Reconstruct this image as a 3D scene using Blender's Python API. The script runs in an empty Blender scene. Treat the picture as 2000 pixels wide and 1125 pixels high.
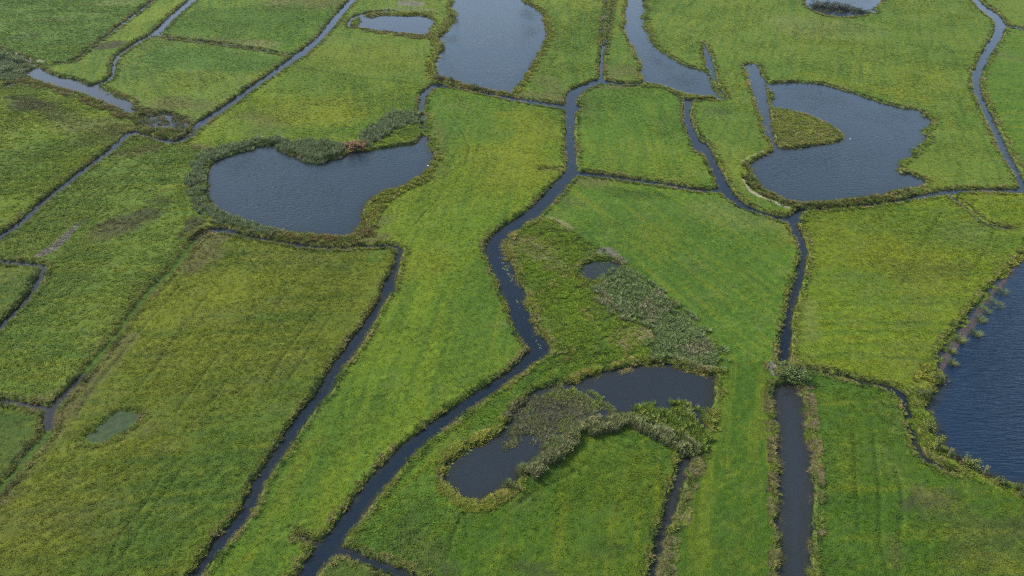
import bpy, math, random
import numpy as np

random.seed(7)
rng = np.random.default_rng(7)
SC = bpy.context.scene
COL = SC.collection

# ------------------------------------------------------------------ camera
CAM_H, PITCH = 100.0, math.radians(35.0)
cam_data = bpy.data.cameras.new("camera")
cam_data.sensor_width = 36.0
cam_data.lens = 25.2
cam_data.clip_start, cam_data.clip_end = 1.0, 30000.0
cam = bpy.data.objects.new("camera", cam_data)
cam.location = (0, 0, CAM_H)
cam.rotation_euler = (math.pi / 2 - PITCH, 0, 0)
COL.objects.link(cam)
SC.camera = cam

# ------------------------------------------------------------------ sky and sun
SUN_AZ, SUN_EL = math.radians(-62.0), math.radians(40.0)     # azimuth from +Y towards +X
world = bpy.data.worlds.new("World"); SC.world = world
world.use_nodes = True
wn, wl = world.node_tree.nodes, world.node_tree.links
wn.clear()
w_out = wn.new("ShaderNodeOutputWorld"); w_bg = wn.new("ShaderNodeBackground")
w_sky = wn.new("ShaderNodeTexSky"); w_sky.sky_type = 'NISHITA'; w_sky.sun_disc = False
w_sky.sun_elevation = SUN_EL; w_sky.sun_rotation = SUN_AZ
w_sky.air_density, w_sky.dust_density = 1.0, 2.0
# broken high cloud over the blue
w_co = wn.new("ShaderNodeTexCoord"); w_map = wn.new("ShaderNodeMapping")
w_map.inputs["Scale"].default_value = (1.0, 1.0, 2.6)
w_no = wn.new("ShaderNodeTexNoise"); w_no.inputs["Scale"].default_value = 1.7
w_no.inputs["Detail"].default_value = 6.0; w_no.inputs["Roughness"].default_value = 0.55
w_rmp = wn.new("ShaderNodeMapRange")
w_rmp.inputs["From Min"].default_value, w_rmp.inputs["From Max"].default_value = 0.32, 0.68
w_rmp.inputs["To Min"].default_value, w_rmp.inputs["To Max"].default_value = 0.12, 0.95
w_mix = wn.new("ShaderNodeMix"); w_mix.data_type = 'RGBA'
w_mix.inputs["B"].default_value = (4.3, 6.1, 8.5, 1)
wl.new(w_co.outputs["Generated"], w_map.inputs["Vector"]); wl.new(w_map.outputs[0], w_no.inputs["Vector"])
wl.new(w_no.outputs["Fac"], w_rmp.inputs["Value"]); wl.new(w_rmp.outputs[0], w_mix.inputs["Factor"])
wl.new(w_sky.outputs[0], w_mix.inputs["A"]); wl.new(w_mix.outputs["Result"], w_bg.inputs["Color"])
w_bg.inputs["Strength"].default_value = 0.09
wl.new(w_bg.outputs[0], w_out.inputs["Surface"])

sun_data = bpy.data.lights.new("sun", 'SUN')
sun_data.energy, sun_data.angle = 4.8, math.radians(4.0)
sun_data.color = (1.0, 0.95, 0.86)
sun = bpy.data.objects.new("sun", sun_data); COL.objects.link(sun)
sun.rotation_euler = (math.pi / 2 - SUN_EL, 0, math.pi - SUN_AZ)   # light travels away from the sun
SC.view_settings.view_transform = 'Standard'
SC.view_settings.look = 'None'
SC.view_settings.gamma = 1.0
SC.view_settings.use_curve_mapping = False
SC.view_settings.exposure = 0.72
SC.cycles.max_bounces = 4
SC.cycles.use_denoising = False
SC.cycles.filter_width = 1.1
SC.cycles.sample_clamp_direct, SC.cycles.sample_clamp_indirect = 4.0, 3.0

# ------------------------------------------------------------------ survey of the place, metres (x east, y north of the viewpoint)
PONDS = {
 'heart': [(-86.8,226.7),(-91.9,220.1),(-94.8,218.0),(-96.8,213.3),(-96.6,208.7),(-94.8,202.9),(-92.2,195.5),(-92.2,191.5),(-89.2,187.6),(-86.0,183.5),(-82.1,179.4),(-78.3,177.1),(-74.5,174.7),(-71.4,174.0),(-69.5,171.3),(-63.5,170.2),(-61.0,169.1),(-54.1,168.4),(-48.5,166.6),(-44.3,167.3),(-43.0,168.4),(-43.2,171.0),(-41.7,174.0),(-42.0,177.8),(-43.1,180.2),(-42.7,184.3),(-41.6,187.6),(-40.5,191.1),(-37.7,193.7),(-33.2,197.3),(-28.7,202.9),(-26.7,208.7),(-25.3,216.9),(-26.7,222.3),(-27.5,226.7),(-28.3,227.8),(-29.7,234.8),(-31.9,234.8),(-32.5,229.6),(-36.9,227.8),(-42.2,225.6),(-46.9,223.4),(-49.0,222.3),(-53.9,221.7),(-55.0,218.0),(-58.0,216.9),(-61.8,213.8),(-66.4,214.8),(-71.8,218.5),(-76.4,222.3),(-80.3,226.7),(-84.5,228.4)],
 'bigtop': [(-33.5,429.4),(-33.5,423.1),(-34.9,411.0),(-31.3,402.2),(-29.7,388.4),(-31.8,377.9),(-33.0,365.4),(-35.6,356.0),(-35.3,349.1),(-32.0,340.3),(-31.8,334.0),(-33.8,327.8),(-34.2,317.9),(-35.1,314.1),(-33.2,306.7),(-32.7,300.5),(-30.7,297.9),(-27.0,294.4),(-22.8,291.1),(-18.6,286.1),(-12.9,282.9),(-8.5,280.6),(0.0,276.7),(0.0,275.1),(1.1,281.4),(3.3,287.8),(5.7,297.9),(8.9,312.3),(11.1,323.8),(13.9,334.0),(15.6,346.9),(17.5,360.6),(17.7,375.4),(16.8,388.4),(16.2,402.2),(12.8,413.9),(9.2,420.0),(6.2,429.4),(2.5,468.0),(-10.1,505.1),(-26.9,505.1),(-34.6,468.0)],
 'oval': [(-80.2,391.1),(-78.0,395.2),(-73.0,391.1),(-71.0,396.6),(-63.6,396.1),(-55.5,395.2),(-50.7,397.2),(-46.0,393.8),(-41.8,388.4),(-39.8,377.9),(-41.6,370.3),(-41.3,360.6),(-44.4,357.8),(-52.1,360.6),(-60.5,363.5),(-69.8,366.7),(-75.9,370.3),(-78.9,375.4),(-77.7,380.5)],
 'strip': [(65.8,429.4),(63.1,413.9),(60.4,399.4),(58.7,383.1),(56.0,370.3),(55.8,356.0),(56.3,340.3),(56.5,329.8),(56.2,321.8),(56.4,312.3),(54.2,301.4),(54.3,292.8),(52.7,289.4),(58.0,287.5),(63.2,282.1),(66.7,277.4),(69.5,275.1),(74.0,273.6),(78.3,273.6),(81.0,271.4),(82.5,272.1),(82.2,276.7),(81.7,281.4),(82.8,291.1),(83.0,299.6),(83.5,304.0),(81.1,306.7),(76.8,311.3),(73.7,317.0),(71.3,323.8),(69.0,331.9),(67.7,339.2),(66.4,351.4),(67.6,363.0),(66.3,372.8),(68.5,380.5),(70.6,387.1),(67.6,391.1),(71.6,400.8),(73.8,408.0),(72.9,416.9),(75.2,429.4),(80.0,468.0),(81.9,513.1),(72.7,482.2)],
 'rightpond': [(104.8,315.1),(100.9,310.4),(98.7,297.9),(97.1,287.8),(95.7,276.7),(93.1,263.4),(91.3,252.4),(89.3,240.9),(88.1,233.6),(89.2,234.8),(88.5,230.1),(87.6,223.4),(86.9,222.3),(84.7,219.6),(83.4,219.0),(79.8,215.9),(76.8,212.8),(75.7,209.7),(75.0,204.8),(75.4,200.1),(76.0,194.6),(76.8,192.4),(77.6,191.1),(79.3,188.5),(81.1,186.8),(84.9,185.9),(90.9,185.9),(94.2,186.4),(99.5,187.6),(104.8,188.9),(111.2,190.6),(115.8,193.7),(122.4,195.5),(126.2,198.2),(127.9,201.0),(127.1,202.9),(125.2,205.3),(122.6,205.8),(123.7,209.7),(128.2,215.9),(132.8,219.0),(133.9,222.3),(139.7,227.8),(133.9,222.3),(136.7,224.5),(141.1,229.0),(144.3,234.8),(145.7,239.6),(148.8,242.1),(152.8,248.5),(153.7,252.4),(152.3,253.7),(153.7,257.8),(151.4,260.6),(148.1,261.3),(146.2,264.1),(143.0,266.2),(140.1,270.6),(136.6,276.7),(133.2,280.6),(130.3,284.5),(127.0,287.8),(121.0,289.8),(113.8,290.2),(108.5,289.4),(104.9,288.6),(104.8,290.2),(106.0,301.4),(107.4,312.3)],
 'lake': [(154.5,179.0),(135.4,160.3),(127.6,153.7),(121.7,148.1),(116.0,142.8),(111.8,138.7),(107.6,134.3),(102.9,129.6),(99.3,126.1),(95.3,122.3),(91.2,117.6),(89.2,114.1),(88.9,112.8),(89.4,111.5),(88.3,109.9),(86.4,107.8),(83.8,104.7),(81.4,102.0),(80.6,100.5),(81.0,99.4),(80.1,96.8),(79.1,94.5),(79.7,95.7),(79.6,93.3),(79.5,92.0),(80.3,90.6),(80.6,88.7),(81.7,88.0),(83.1,86.4),(84.2,85.2),(85.7,83.7),(87.4,82.5),(88.9,81.9),(92.2,78.7),(102.6,76.1),(131.5,88.3),(188.9,157.3),(186.6,185.1)],
 'oxbow': [(-1.2,96.8),(-3.5,94.0),(-5.7,92.6),(-7.9,91.6),(-9.8,89.6),(-11.5,88.0),(-12.2,85.8),(-11.8,83.7),(-11.0,81.9),(-10.0,80.7),(-8.5,79.6),(-6.9,79.4),(-5.5,79.3),(-4.3,79.6),(-3.2,80.4),(-1.8,81.3),(0.0,81.6),(1.4,84.6),(5.0,88.7),(10.2,94.0),(14.6,97.1),(16.6,96.1),(19.9,97.5),(23.5,97.5),(26.4,95.8),(29.0,95.7),(30.6,93.3),(31.9,91.0),(33.9,91.0),(37.3,97.2),(39.1,101.6),(40.5,105.4),(41.4,108.6),(41.8,111.1),(39.8,112.0),(37.2,113.2),(33.4,114.8),(30.0,115.0),(25.9,114.3),(22.3,113.0),(18.2,111.8),(15.8,110.7),(12.6,108.8),(10.6,108.6),(7.2,107.8),(5.0,106.6),(3.5,104.7),(1.6,102.7),(0.0,100.8)],
 'canal': [(53.8,108.0),(56.5,108.6),(58.3,107.0),(57.7,102.7),(57.0,99.0),(55.5,94.5),(55.2,92.6),(54.0,87.7),(52.4,83.1),(50.6,77.3),(48.7,72.0),(47.1,68.2),(46.1,65.2),(44.8,61.4),(43.5,57.4),(38.6,57.4),(40.0,61.4),(41.3,65.2),(42.4,68.2),(43.5,73.3),(45.0,78.7),(47.0,84.6),(49.0,91.0),(50.4,97.9),(49.4,95.4),(52.8,106.6)],
 'leftpool': [(-207.0,300.5),(-207.3,308.6),(-203.8,308.6),(-196.9,302.2),(-186.8,296.2),(-179.4,292.8),(-173.6,287.8),(-168.4,286.1),(-158.0,276.7),(-152.5,272.9),(-148.7,269.2),(-144.5,264.8),(-143.4,260.6),(-140.8,260.6),(-140.1,256.4),(-141.5,255.1),(-147.4,259.2),(-154.1,264.8),(-162.1,270.6),(-170.4,276.7),(-177.4,279.8),(-186.2,286.1),(-194.4,291.1),(-203.8,297.9)],
 'reedpool': [(-137.9,253.7),(-133.4,253.7),(-130.9,256.4),(-127.1,255.7),(-121.5,250.4),(-116.1,246.5),(-115.0,240.9),(-118.4,239.6),(-124.2,242.1),(-127.8,241.5),(-133.6,245.9)],
 'greenpond': [(-79.0,95.4),(-78.8,97.2),(-77.8,99.0),(-76.7,100.7),(-74.5,101.0),(-72.5,100.3),(-71.7,98.3),(-72.0,97.2),(-72.9,95.8),(-72.2,97.1),(-73.2,95.7),(-74.2,94.0),(-75.5,93.0),(-77.2,92.1),(-78.9,92.6),(-80.2,93.6),(-80.1,95.0)],
 'round': [(16.9,149.0),(17.8,152.5),(20.0,154.6),(22.5,155.4),(25.6,154.9),(27.6,153.2),(27.7,150.9),(25.8,147.8),(23.2,145.8),(20.2,145.8),(17.7,146.3)],
 'topright': [(163.9,418.5),(162.7,409.5),(163.0,403.7),(166.1,393.8),(172.3,391.1),(181.0,391.1),(192.4,398.0),(197.1,402.2),(199.2,411.0),(208.4,424.6),(217.6,448.0),(217.2,468.0),(195.2,468.0),(174.5,444.1)],
 'puddle_a': [(-219.4,323.4),(-217.2,322.3),(-214.2,319.4),(-212.1,316.5),(-213.3,316.5),(-216.5,319.4)],
 'puddle_b': [(-211.8,315.1),(-210.1,314.4),(-207.3,310.9),(-207.8,310.2),(-210.0,312.3)],
 'puddle_c': [(-205.9,283.7),(-206.9,288.6),(-205.1,289.8),(-201.1,288.0),(-203.0,286.1),(-203.7,283.7)]}

ISLANDS = {
 'island': [(104.2,288.1),(103.5,282.9),(102.7,272.9),(100.3,269.2),(99.0,261.3),(99.8,260.6),(103.0,259.2),(106.7,256.4),(110.4,252.4),(113.3,246.5),(114.9,241.5),(115.1,233.6),(110.1,229.6),(105.9,228.4),(100.5,226.2),(95.3,224.5),(90.9,225.0),(90.3,229.0),(93.1,243.4),(96.5,256.4),(98.2,264.8),(100.7,275.1),(103.1,284.5)]}

DITCHES = {
 'd_north_w': [(-31.4,239.6,2.16),(-32.3,247.2,2.22),(-33.4,253.7,2.01),(-34.3,260.6,2.16),(-34.8,269.2,2.29),(-34.5,278.2,3.04),(-32.3,283.7,3.52),(-30.3,286.1,4.88),(-26.3,284.5,3.25),(-19.5,282.1,3.4),(-9.5,276.7,4.05),(0.0,271.4,4.3),(10.5,266.2,4.75),(19.7,262.7,5.48),(22.3,262.0,8.34)],
 'd_north_e': [(22.3,262.0,3.62),(22.8,269.2,4.32),(24.6,276.7,5.42),(28.1,282.9,5.17),(32.4,287.5,4.66),(36.6,290.7,5.97),(44.7,287.8,3.29),(52.4,287.5,3.28)],
 'd_weedy': [(36.9,291.1,2.25),(37.8,301.4,1.61),(39.1,312.3,1.54),(41.1,327.8,1.73),(43.1,341.4,2.31)],
 'd_weedy_l': [(42.0,340.3,0.5),(45.2,367.9,0.5),(48.9,393.8,0.5),(53.2,423.1,0.5),(57.1,449.3,0.5)],
 'd_weedy_r': [(44.2,340.3,0.5),(48.2,367.9,0.5),(52.3,393.8,0.5),(57.1,423.1,0.5),(61.2,449.3,0.5)],
 'd_mid': [(22.2,262.0,3.88),(21.0,247.2,3.46),(20.2,234.8,3.13),(19.6,222.3,3.28),(19.6,222.3,3.56),(19.2,212.8,3.26),(18.6,206.3,3.78),(13.7,195.5,4.46),(7.9,183.5,4.42),(2.3,174.0,4.63),(1.4,173.2,5.3),(-3.0,166.9,4.8),(-4.6,160.3,5.67),(-3.1,153.7,5.52),(-1.4,147.4,5.42),(0.7,139.1,5.35),(1.7,132.6,4.91),(3.0,127.2,4.97),(4.7,122.5,4.8),(6.2,119.3,4.01),(3.8,116.3,3.69),(0.0,111.4,2.63),(-5.1,106.4,2.74),(-10.3,101.0,3.02),(-15.0,95.9,3.37),(-18.9,91.2,3.29),(-22.5,85.0,3.62),(-24.9,80.6,3.46),(-26.8,76.1,3.31),(-28.4,72.5,3.06),(-29.5,70.2,3.79),(-31.1,67.0,3.3),(-31.9,64.8,3.22),(-33.6,60.6,3.12)],
 'd_mid_side': [(-28.0,69.7,1.45),(-26.4,69.4,1.39),(-24.5,68.6,1.25),(-22.0,67.4,1.25),(-19.0,66.2,1.24),(-16.1,65.0,1.22),(-11.9,62.8,1.19)],
 'd_center_l': [(-84.7,165.9,2.83),(-83.0,169.5,3.46),(-79.1,170.2,2.42),(-73.9,168.0,1.55),(-69.0,165.9,1.48),(-65.1,165.0,1.41),(-57.2,162.7,1.88),(-52.2,161.3,1.95),(-45.9,160.7,1.63),(-40.6,161.3,1.39),(-35.3,161.9,1.24),(-31.6,161.7,1.31),(-29.7,160.7,1.47),(-29.3,157.6,1.62),(-29.4,151.8,1.74),(-29.8,145.7,1.84),(-30.0,141.1,3.23),(-30.0,145.6,2.72),(-30.5,139.5,2.02),(-31.9,131.7,2.09),(-33.6,124.6,2.55),(-35.2,118.5,2.95),(-36.6,114.1,2.83),(-37.3,109.9,2.65),(-38.0,105.8,2.54),(-39.6,102.0,2.56),(-40.5,99.0,2.45),(-41.6,95.1,2.47),(-40.8,97.1,2.32),(-42.2,91.6,2.22),(-43.3,87.4,2.15),(-44.3,83.1,1.99),(-44.3,78.7,1.94),(-45.3,75.1,2.17),(-46.7,71.7,2.14),(-47.7,68.4,1.94),(-48.7,65.6,1.9),(-49.9,62.1,1.86)],
 'd_east': [(286.0,482.2,5.38),(264.5,429.4,4.51),(257.5,402.2,7.35),(250.9,380.5,5.2),(237.6,358.3,4.05),(221.4,336.1,3.92),(205.9,314.1,3.61),(195.2,297.9,3.32),(188.1,284.5,3.37),(181.8,269.2,3.19),(176.0,253.7,3.12),(170.8,239.6,2.92),(166.2,226.7,2.71),(165.8,226.7,2.61),(162.1,215.9,2.69),(159.0,205.8,2.57),(155.7,196.4,2.56),(154.0,189.3,2.42),(148.0,173.2,2.36)],
 'd_east_side': [(250.5,376.6,5.97),(253.7,372.3,5.53),(256.9,369.1,4.83),(260.3,357.7,4.77)],
 'd_east_h': [(154.1,193.7,3.07),(147.0,193.5,2.68),(140.6,193.9,2.14),(135.5,193.5,2.49),(130.1,192.6,2.63),(124.2,190.6,2.7),(118.6,188.9,2.26),(112.4,186.8,1.56),(104.7,184.7,1.6),(97.7,183.0,1.18),(91.4,181.8,0.93),(86.6,181.8,1.72),(82.8,181.0,1.88),(80.1,177.8,2.19)],
 'd_junction': [(80.5,178.6,2.04),(78.0,174.0,2.44),(77.6,168.0,2.43),(76.8,161.0,2.02),(74.8,155.0,1.65),(72.1,148.7,1.97),(69.2,142.8,1.93),(69.9,144.4,1.87),(66.1,136.5,1.96),(63.5,131.2,1.76),(60.8,124.2,2.11),(59.0,119.5,2.0),(57.3,114.8,1.9)],
 'd_right_w': [(65.8,269.9,1.97),(67.9,268.4,3.17),(65.2,256.4,2.61),(63.6,244.6,2.97),(63.2,232.4,3.34),(63.2,222.3,4.09),(64.4,227.8,4.4),(64.9,216.9,3.27),(64.6,205.8,3.15),(64.4,195.5,3.84),(65.5,187.6,3.69),(68.5,182.2,3.14),(72.7,178.6,2.72),(75.9,176.3,3.61),(79.0,176.3,4.65)],
 'd_right_x': [(20.2,205.3,3.88),(25.7,204.3,3.08),(29.8,203.2,2.85),(38.0,200.4,2.81),(46.0,197.8,2.78),(53.7,194.8,2.75),(58.8,193.5,2.44),(63.4,193.7,3.08)],
 'd_spike': [(90.8,345.8,0.54),(88.9,329.8,2.71),(86.6,314.1,3.44),(84.9,301.4,3.04),(83.9,291.1,1.49),(83.5,282.1,1.38),(83.1,272.9,1.59)],
 'd_strip_s': [(62.0,281.4,1.29),(64.9,276.7,1.45),(66.6,271.4,2.04),(68.9,269.5,2.86),(74.3,269.9,2.34),(78.5,269.9,2.19),(82.7,271.8,2.33)],
 'd_oxbow_s': [(32.6,89.9,2.4),(30.8,86.8,2.07),(29.0,83.1,1.79),(27.5,79.6,1.61),(26.4,76.5,1.45),(24.7,73.5,1.16),(23.8,70.7,1.53),(22.8,67.7,1.61),(21.8,65.2,1.42),(20.6,62.1,1.39)],
 'd_right_s': [(61.6,112.7,0.87),(65.8,111.5,1.1),(70.5,109.5,1.09),(74.4,108.3,1.45),(76.7,107.1,1.55),(78.0,105.4,1.72),(77.8,102.7,1.41),(76.7,98.6,1.18),(75.7,95.1,1.06),(75.8,94.3,1.21),(74.7,90.6,1.34),(74.9,88.7,1.7),(76.4,87.1,1.42),(78.1,85.7,1.11),(79.1,85.3,0.5)],
 'd_oval_ring': [(-81.7,371.6,1.42),(-83.5,377.9,1.66),(-83.9,385.7,1.84),(-82.0,393.3,3.69),(-76.5,399.4,4.15),(-66.3,404.5,2.77)],
 'd_tl_thin': [(-205.1,310.9,2.13),(-199.6,314.1,2.14),(-195.0,317.0,2.23),(-194.2,323.8,1.42),(-196.8,338.2,1.23),(-197.1,352.5,1.56),(-199.4,375.4,2.27),(-201.4,399.4,2.41),(-204.1,429.4,2.14),(-208.0,452.7,2.05)],
 'd_tl_wet': [(-240.8,338.2,1.06),(-227.8,328.8,1.01),(-220.0,322.8,1.15)],
 'd_tl_curve': [(-169.4,287.8,3.51),(-167.4,292.4,2.75),(-169.2,301.4,1.65),(-174.5,314.1,1.69),(-178.1,327.8,2.42),(-178.2,339.2,3.06),(-177.5,351.4,3.56),(-176.0,358.8,4.43),(-176.0,365.4,5.22),(-178.8,388.4,4.85),(-182.3,429.4,4.93),(-184.8,456.2,4.92)],
 'd_tl_cross': [(-172.9,357.8,3.01),(-162.6,351.8,2.0),(-153.3,348.0,2.23),(-138.7,343.6,2.16),(-127.4,338.2,2.39),(-118.4,334.8,2.35),(-112.4,331.5,1.74),(-105.2,327.8,1.78),(-99.6,325.4,2.31)],
 'd_left_long': [(-89.1,456.2,4.64),(-90.8,429.4,4.51),(-92.3,393.8,4.38),(-92.7,356.0,4.21),(-95.8,329.8,5.18),(-99.4,310.4,4.44),(-101.9,297.9,4.01),(-104.4,287.0,3.55),(-107.6,266.2,3.74),(-111.8,248.5,4.05),(-112.6,239.6,3.27),(-112.8,233.6,3.92),(-115.6,229.9,3.91),(-124.6,233.6,2.0),(-132.9,237.4,4.63),(-134.2,231.9,3.02),(-134.5,222.3,2.44),(-133.8,226.7,2.66),(-134.8,218.0,2.73),(-136.0,206.8,2.69),(-136.7,195.5,2.65),(-137.3,185.1,2.68),(-137.0,174.0,2.55),(-138.4,166.6,2.65),(-139.0,159.6,2.46)],
 'd_fl': [(-136.3,155.7,1.65),(-131.4,154.5,1.67),(-125.5,153.4,1.83),(-120.2,152.6,1.81),(-118.1,150.9,1.31),(-117.1,147.5,1.68),(-115.3,140.5,1.49),(-116.4,145.6,1.84),(-115.1,139.2,1.72),(-115.1,133.2,1.84),(-115.2,126.8,1.65),(-115.5,121.8,1.64)],
 'd_bl_h': [(-105.2,104.3,1.11),(-101.6,103.6,1.1),(-97.1,102.8,1.2),(-93.0,101.8,1.39),(-90.4,101.4,1.73)],
 'd_bl_v': [(-88.7,111.5,1.52),(-89.2,107.0,1.63),(-89.7,103.1,2.33),(-90.1,100.8,2.35),(-88.2,96.8,1.73),(-87.8,95.7,1.24)],
 'w_duck_long': [(-84.9,165.5,2.27),(-85.0,161.7,2.13),(-85.5,153.7,2.03),(-86.3,146.9,1.73),(-87.1,139.9,1.81),(-87.2,143.2,1.84),(-87.9,134.8,1.62),(-87.8,124.6,1.58),(-88.1,118.1,1.6),(-88.7,111.5,1.49)],
 'w_duck_sw': [(-87.7,95.4,1.42),(-87.5,94.0,1.63),(-88.1,89.0,1.63),(-88.5,84.6,1.52),(-88.9,81.9,1.49),(-89.2,78.1,1.45)],
 'd_weed_e': [(130.4,190.0,1.66),(131.5,183.5,1.0),(131.3,177.8,0.86),(132.3,174.0,1.32),(135.0,172.1,1.4),(137.6,171.3,0.84)],
 'd_tiny': [(9.6,209.2,0.6),(17.0,208.7,0.79),(18.6,207.8,1.09)],
 'd_lwet': [(-200.4,287.8,1.52),(-190.9,284.5,1.01)],
 'd_notch': [(-35.0,72.5,0.5),(-32.1,71.2,0.5),(-30.5,70.2,0.5)]}

GROOVES = {
 'slit': [(190.5,315.6,1.56),(193.7,311.3,5.04),(198.5,310.4,3.6)],
 'h1': [(-44.7,135.4,0.5),(-48.8,116.7,0.5),(-50.0,106.6,0.5)],
 'h2': [(-41.4,131.7,0.5),(-45.0,113.2,0.5),(-47.3,102.7,0.5)],
 'h3': [(-72.5,142.1,0.5),(-74.5,120.8,0.5),(-75.5,105.8,0.5)],
 'h4': [(-61.2,129.1,0.5),(-63.7,111.5,0.5),(-65.2,100.5,0.5)],
 'h5': [(-58.7,86.8,0.5),(-60.8,74.3,0.5),(-61.5,68.2,0.5)],
 'h6': [(-118.6,216.9,0.55),(-120.1,198.2,0.52),(-121.4,186.8,0.51)],
 'h7': [(-130.0,284.5,0.81),(-119.4,294.4,0.83)],
 'h8': [(64.3,95.0,0.5),(60.1,83.1,0.5),(56.7,73.3,0.5)],
 'g1': [(-97.6,310.4,1.85),(-80.1,303.1,2.12),(-61.3,295.3,1.51),(-43.5,289.4,1.77),(-34.0,284.5,1.93)],
 'g2': [(-23.1,255.1,0.58),(-18.1,239.6,0.65),(-15.1,227.8,0.59),(-14.4,222.3,0.55),(-15.4,207.8,0.5)],
 'g3': [(-117.7,222.3,0.5),(-117.1,202.9,0.5),(-117.4,189.3,0.6),(-118.7,179.4,0.63),(-119.9,172.5,0.62)],
 'g4': [(-53.0,145.6,0.5),(-55.0,134.3,0.5),(-56.6,126.6,0.5)],
 'g5': [(-80.8,143.2,0.5),(-81.9,134.3,0.5),(-83.1,122.3,0.5),(-84.4,107.4,0.55),(-84.1,99.0,0.5)],
 'g6': [(69.0,97.9,0.5),(65.6,87.7,0.5),(63.2,81.0,0.5),(59.7,72.0,0.5),(58.0,65.3,0.5)],
 'g7': [(68.3,86.1,0.5),(66.8,79.9,0.5),(62.8,72.0,0.5)],
 'g8': [(-29.1,164.5,0.5),(-25.9,176.3,0.5),(-21.2,189.3,0.5)],
 'g9': [(-58.4,109.1,0.5),(-59.3,103.5,0.5),(-61.7,94.7,0.5)],
 'g10': [(-61.9,83.7,0.5),(-62.0,79.9,0.5),(-63.6,72.0,0.5),(-63.0,66.8,0.5)],
 'g11': [(-77.3,156.3,0.83),(-72.0,155.0,0.83),(-65.5,153.7,0.83)],
 'g12': [(0.0,77.6,0.5),(4.7,81.6,0.5),(11.7,85.8,0.5),(15.4,89.6,0.5)],
 'g13': [(20.7,91.5,0.5),(24.0,90.0,0.5),(27.1,87.7,0.5)],
 'g14': [(23.5,173.2,0.5),(25.9,167.3,0.5),(28.4,163.1,0.66),(34.3,161.7,0.56)],
 'g15': [(29.0,195.5,1.58),(36.8,191.9,1.41),(46.5,189.3,1.05)],
 'g16': [(122.4,179.4,0.5),(113.8,168.8,0.5),(104.1,155.7,0.5),(95.1,143.4,0.5)],
 'g17': [(131.3,168.8,0.5),(124.9,160.3,0.5),(114.8,149.3,0.5)],
 'g18': [(-127.1,213.8,1.0),(-128.5,200.1,1.17),(-132.5,183.5,0.97),(-129.9,165.9,0.65)],
 'g19': [(-10.2,68.2,0.5),(-8.5,75.9,0.5),(-5.0,78.1,0.5)]}

PARCELS = [((-226.7, 385.7), 'fresh', 1.0, 'long dull green meadow in the far left corner beyond the thin wet ditch'), ((-184.6, 317.9), 'lime', 0.6, 'narrow yellow-green meadow between the thin wet ditch and the curving ditch at far left'), ((-128.0, 385.7), 'fresh', 0.8, 'far meadow with a bright green middle between two long diagonal ditches'), ((-133.7, 310.9), 'mead', 0.8, 'far left meadow with a darker mown rectangle, beside the wide reedy pool'), ((-64.8, 325.3), 'mead', 0.7, 'pale meadow around the small oval pond, beside the big far pond'), ((-73.9, 262.3), 'lime', 0.9, 'yellow-green meadow directly behind the heart-shaped pond'), ((-153.1, 220.6), 'lime', 1.3, 'tussocky meadow at the left edge with dark bare patches below the wide pool'), ((-126.9, 185.1), 'mead', 1.3, 'rough green meadow with a grey mud streak left of the heart-shaped pond'), ((-54.6, 116.6), 'olive', 1.0, 'large olive meadow in the lower left with the small green pond'), ((-121.7, 146.7), 'dull', 0.8, 'small dull green meadow corner cut off by a bent ditch at the left edge'), ((-95.3, 97.9), 'dull', 0.8, 'small green meadow corner at the lower left edge beside the forked ditch'), ((-21.8, 116.6), 'grass', 0.8, 'long central meadow running from the heart-shaped pond down to the bottom edge'), ((24.5, 349.1), 'mead', 0.9, 'far meadow between the big far pond and the straight weedy ditch'), ((49.7, 325.3), 'mead', 0.7, 'narrow far meadow wedge between the weedy ditch and the forked water strip'), ((46.1, 233.3), 'fresh', 0.8, 'four-sided meadow ringed by ditches in the upper middle'), ((165.0, 332.9), 'mead', 0.8, 'broad far meadow wrapping around the island pond'), ((267.7, 406.6), 'mead', 0.6, 'small meadow in the far right corner beyond the side ditch'), ((199.4, 284.9), 'fresh', 0.6, 'meadow at the right edge beyond the winding ditch'), ((43.2, 176.1), 'fresh', 0.7, 'smooth green meadow beside the reedy marsh wedge in the right middle'), ((11.2, 143.4), 'marsh', 2.0, 'rough marshy meadow wedge with the small round pool and reeds'), ((-12.9, 77.1), 'fresh', 1.3, 'tussocky green meadow left of the reed-filled oxbow pond'), ((13.1, 79.2), 'vivid', 1.0, 'vivid green meadow inside the curve of the reed belt'), ((40.8, 88.3), 'vivid', 0.6, 'straight green meadow strip between the oxbow pond and the wide canal'), ((94.6, 145.6), 'lime', 1.0, 'yellow-green meadow between the island pond and the dark blue lake'), ((64.8, 88.3), 'vivid', 1.0, 'green meadow with wheel ruts between the canal and the dark blue lake'), ((-27.9, 66.4), 'dull', 0.8, 'small meadow corner at the bottom edge inside the ditch fork'), ((102.4, 242.4), 'rough', 1.4, 'rough yellowish island jutting into the pond at upper right'), ((-59.9, 166.2), 'rough', 1.0, 'narrow reedy bank between the heart-shaped pond and the ditch below it'), ((82.0, 86.5), 'rough', 0.8, 'narrow bushy bank between the small ditch and the dark blue lake')]
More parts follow.
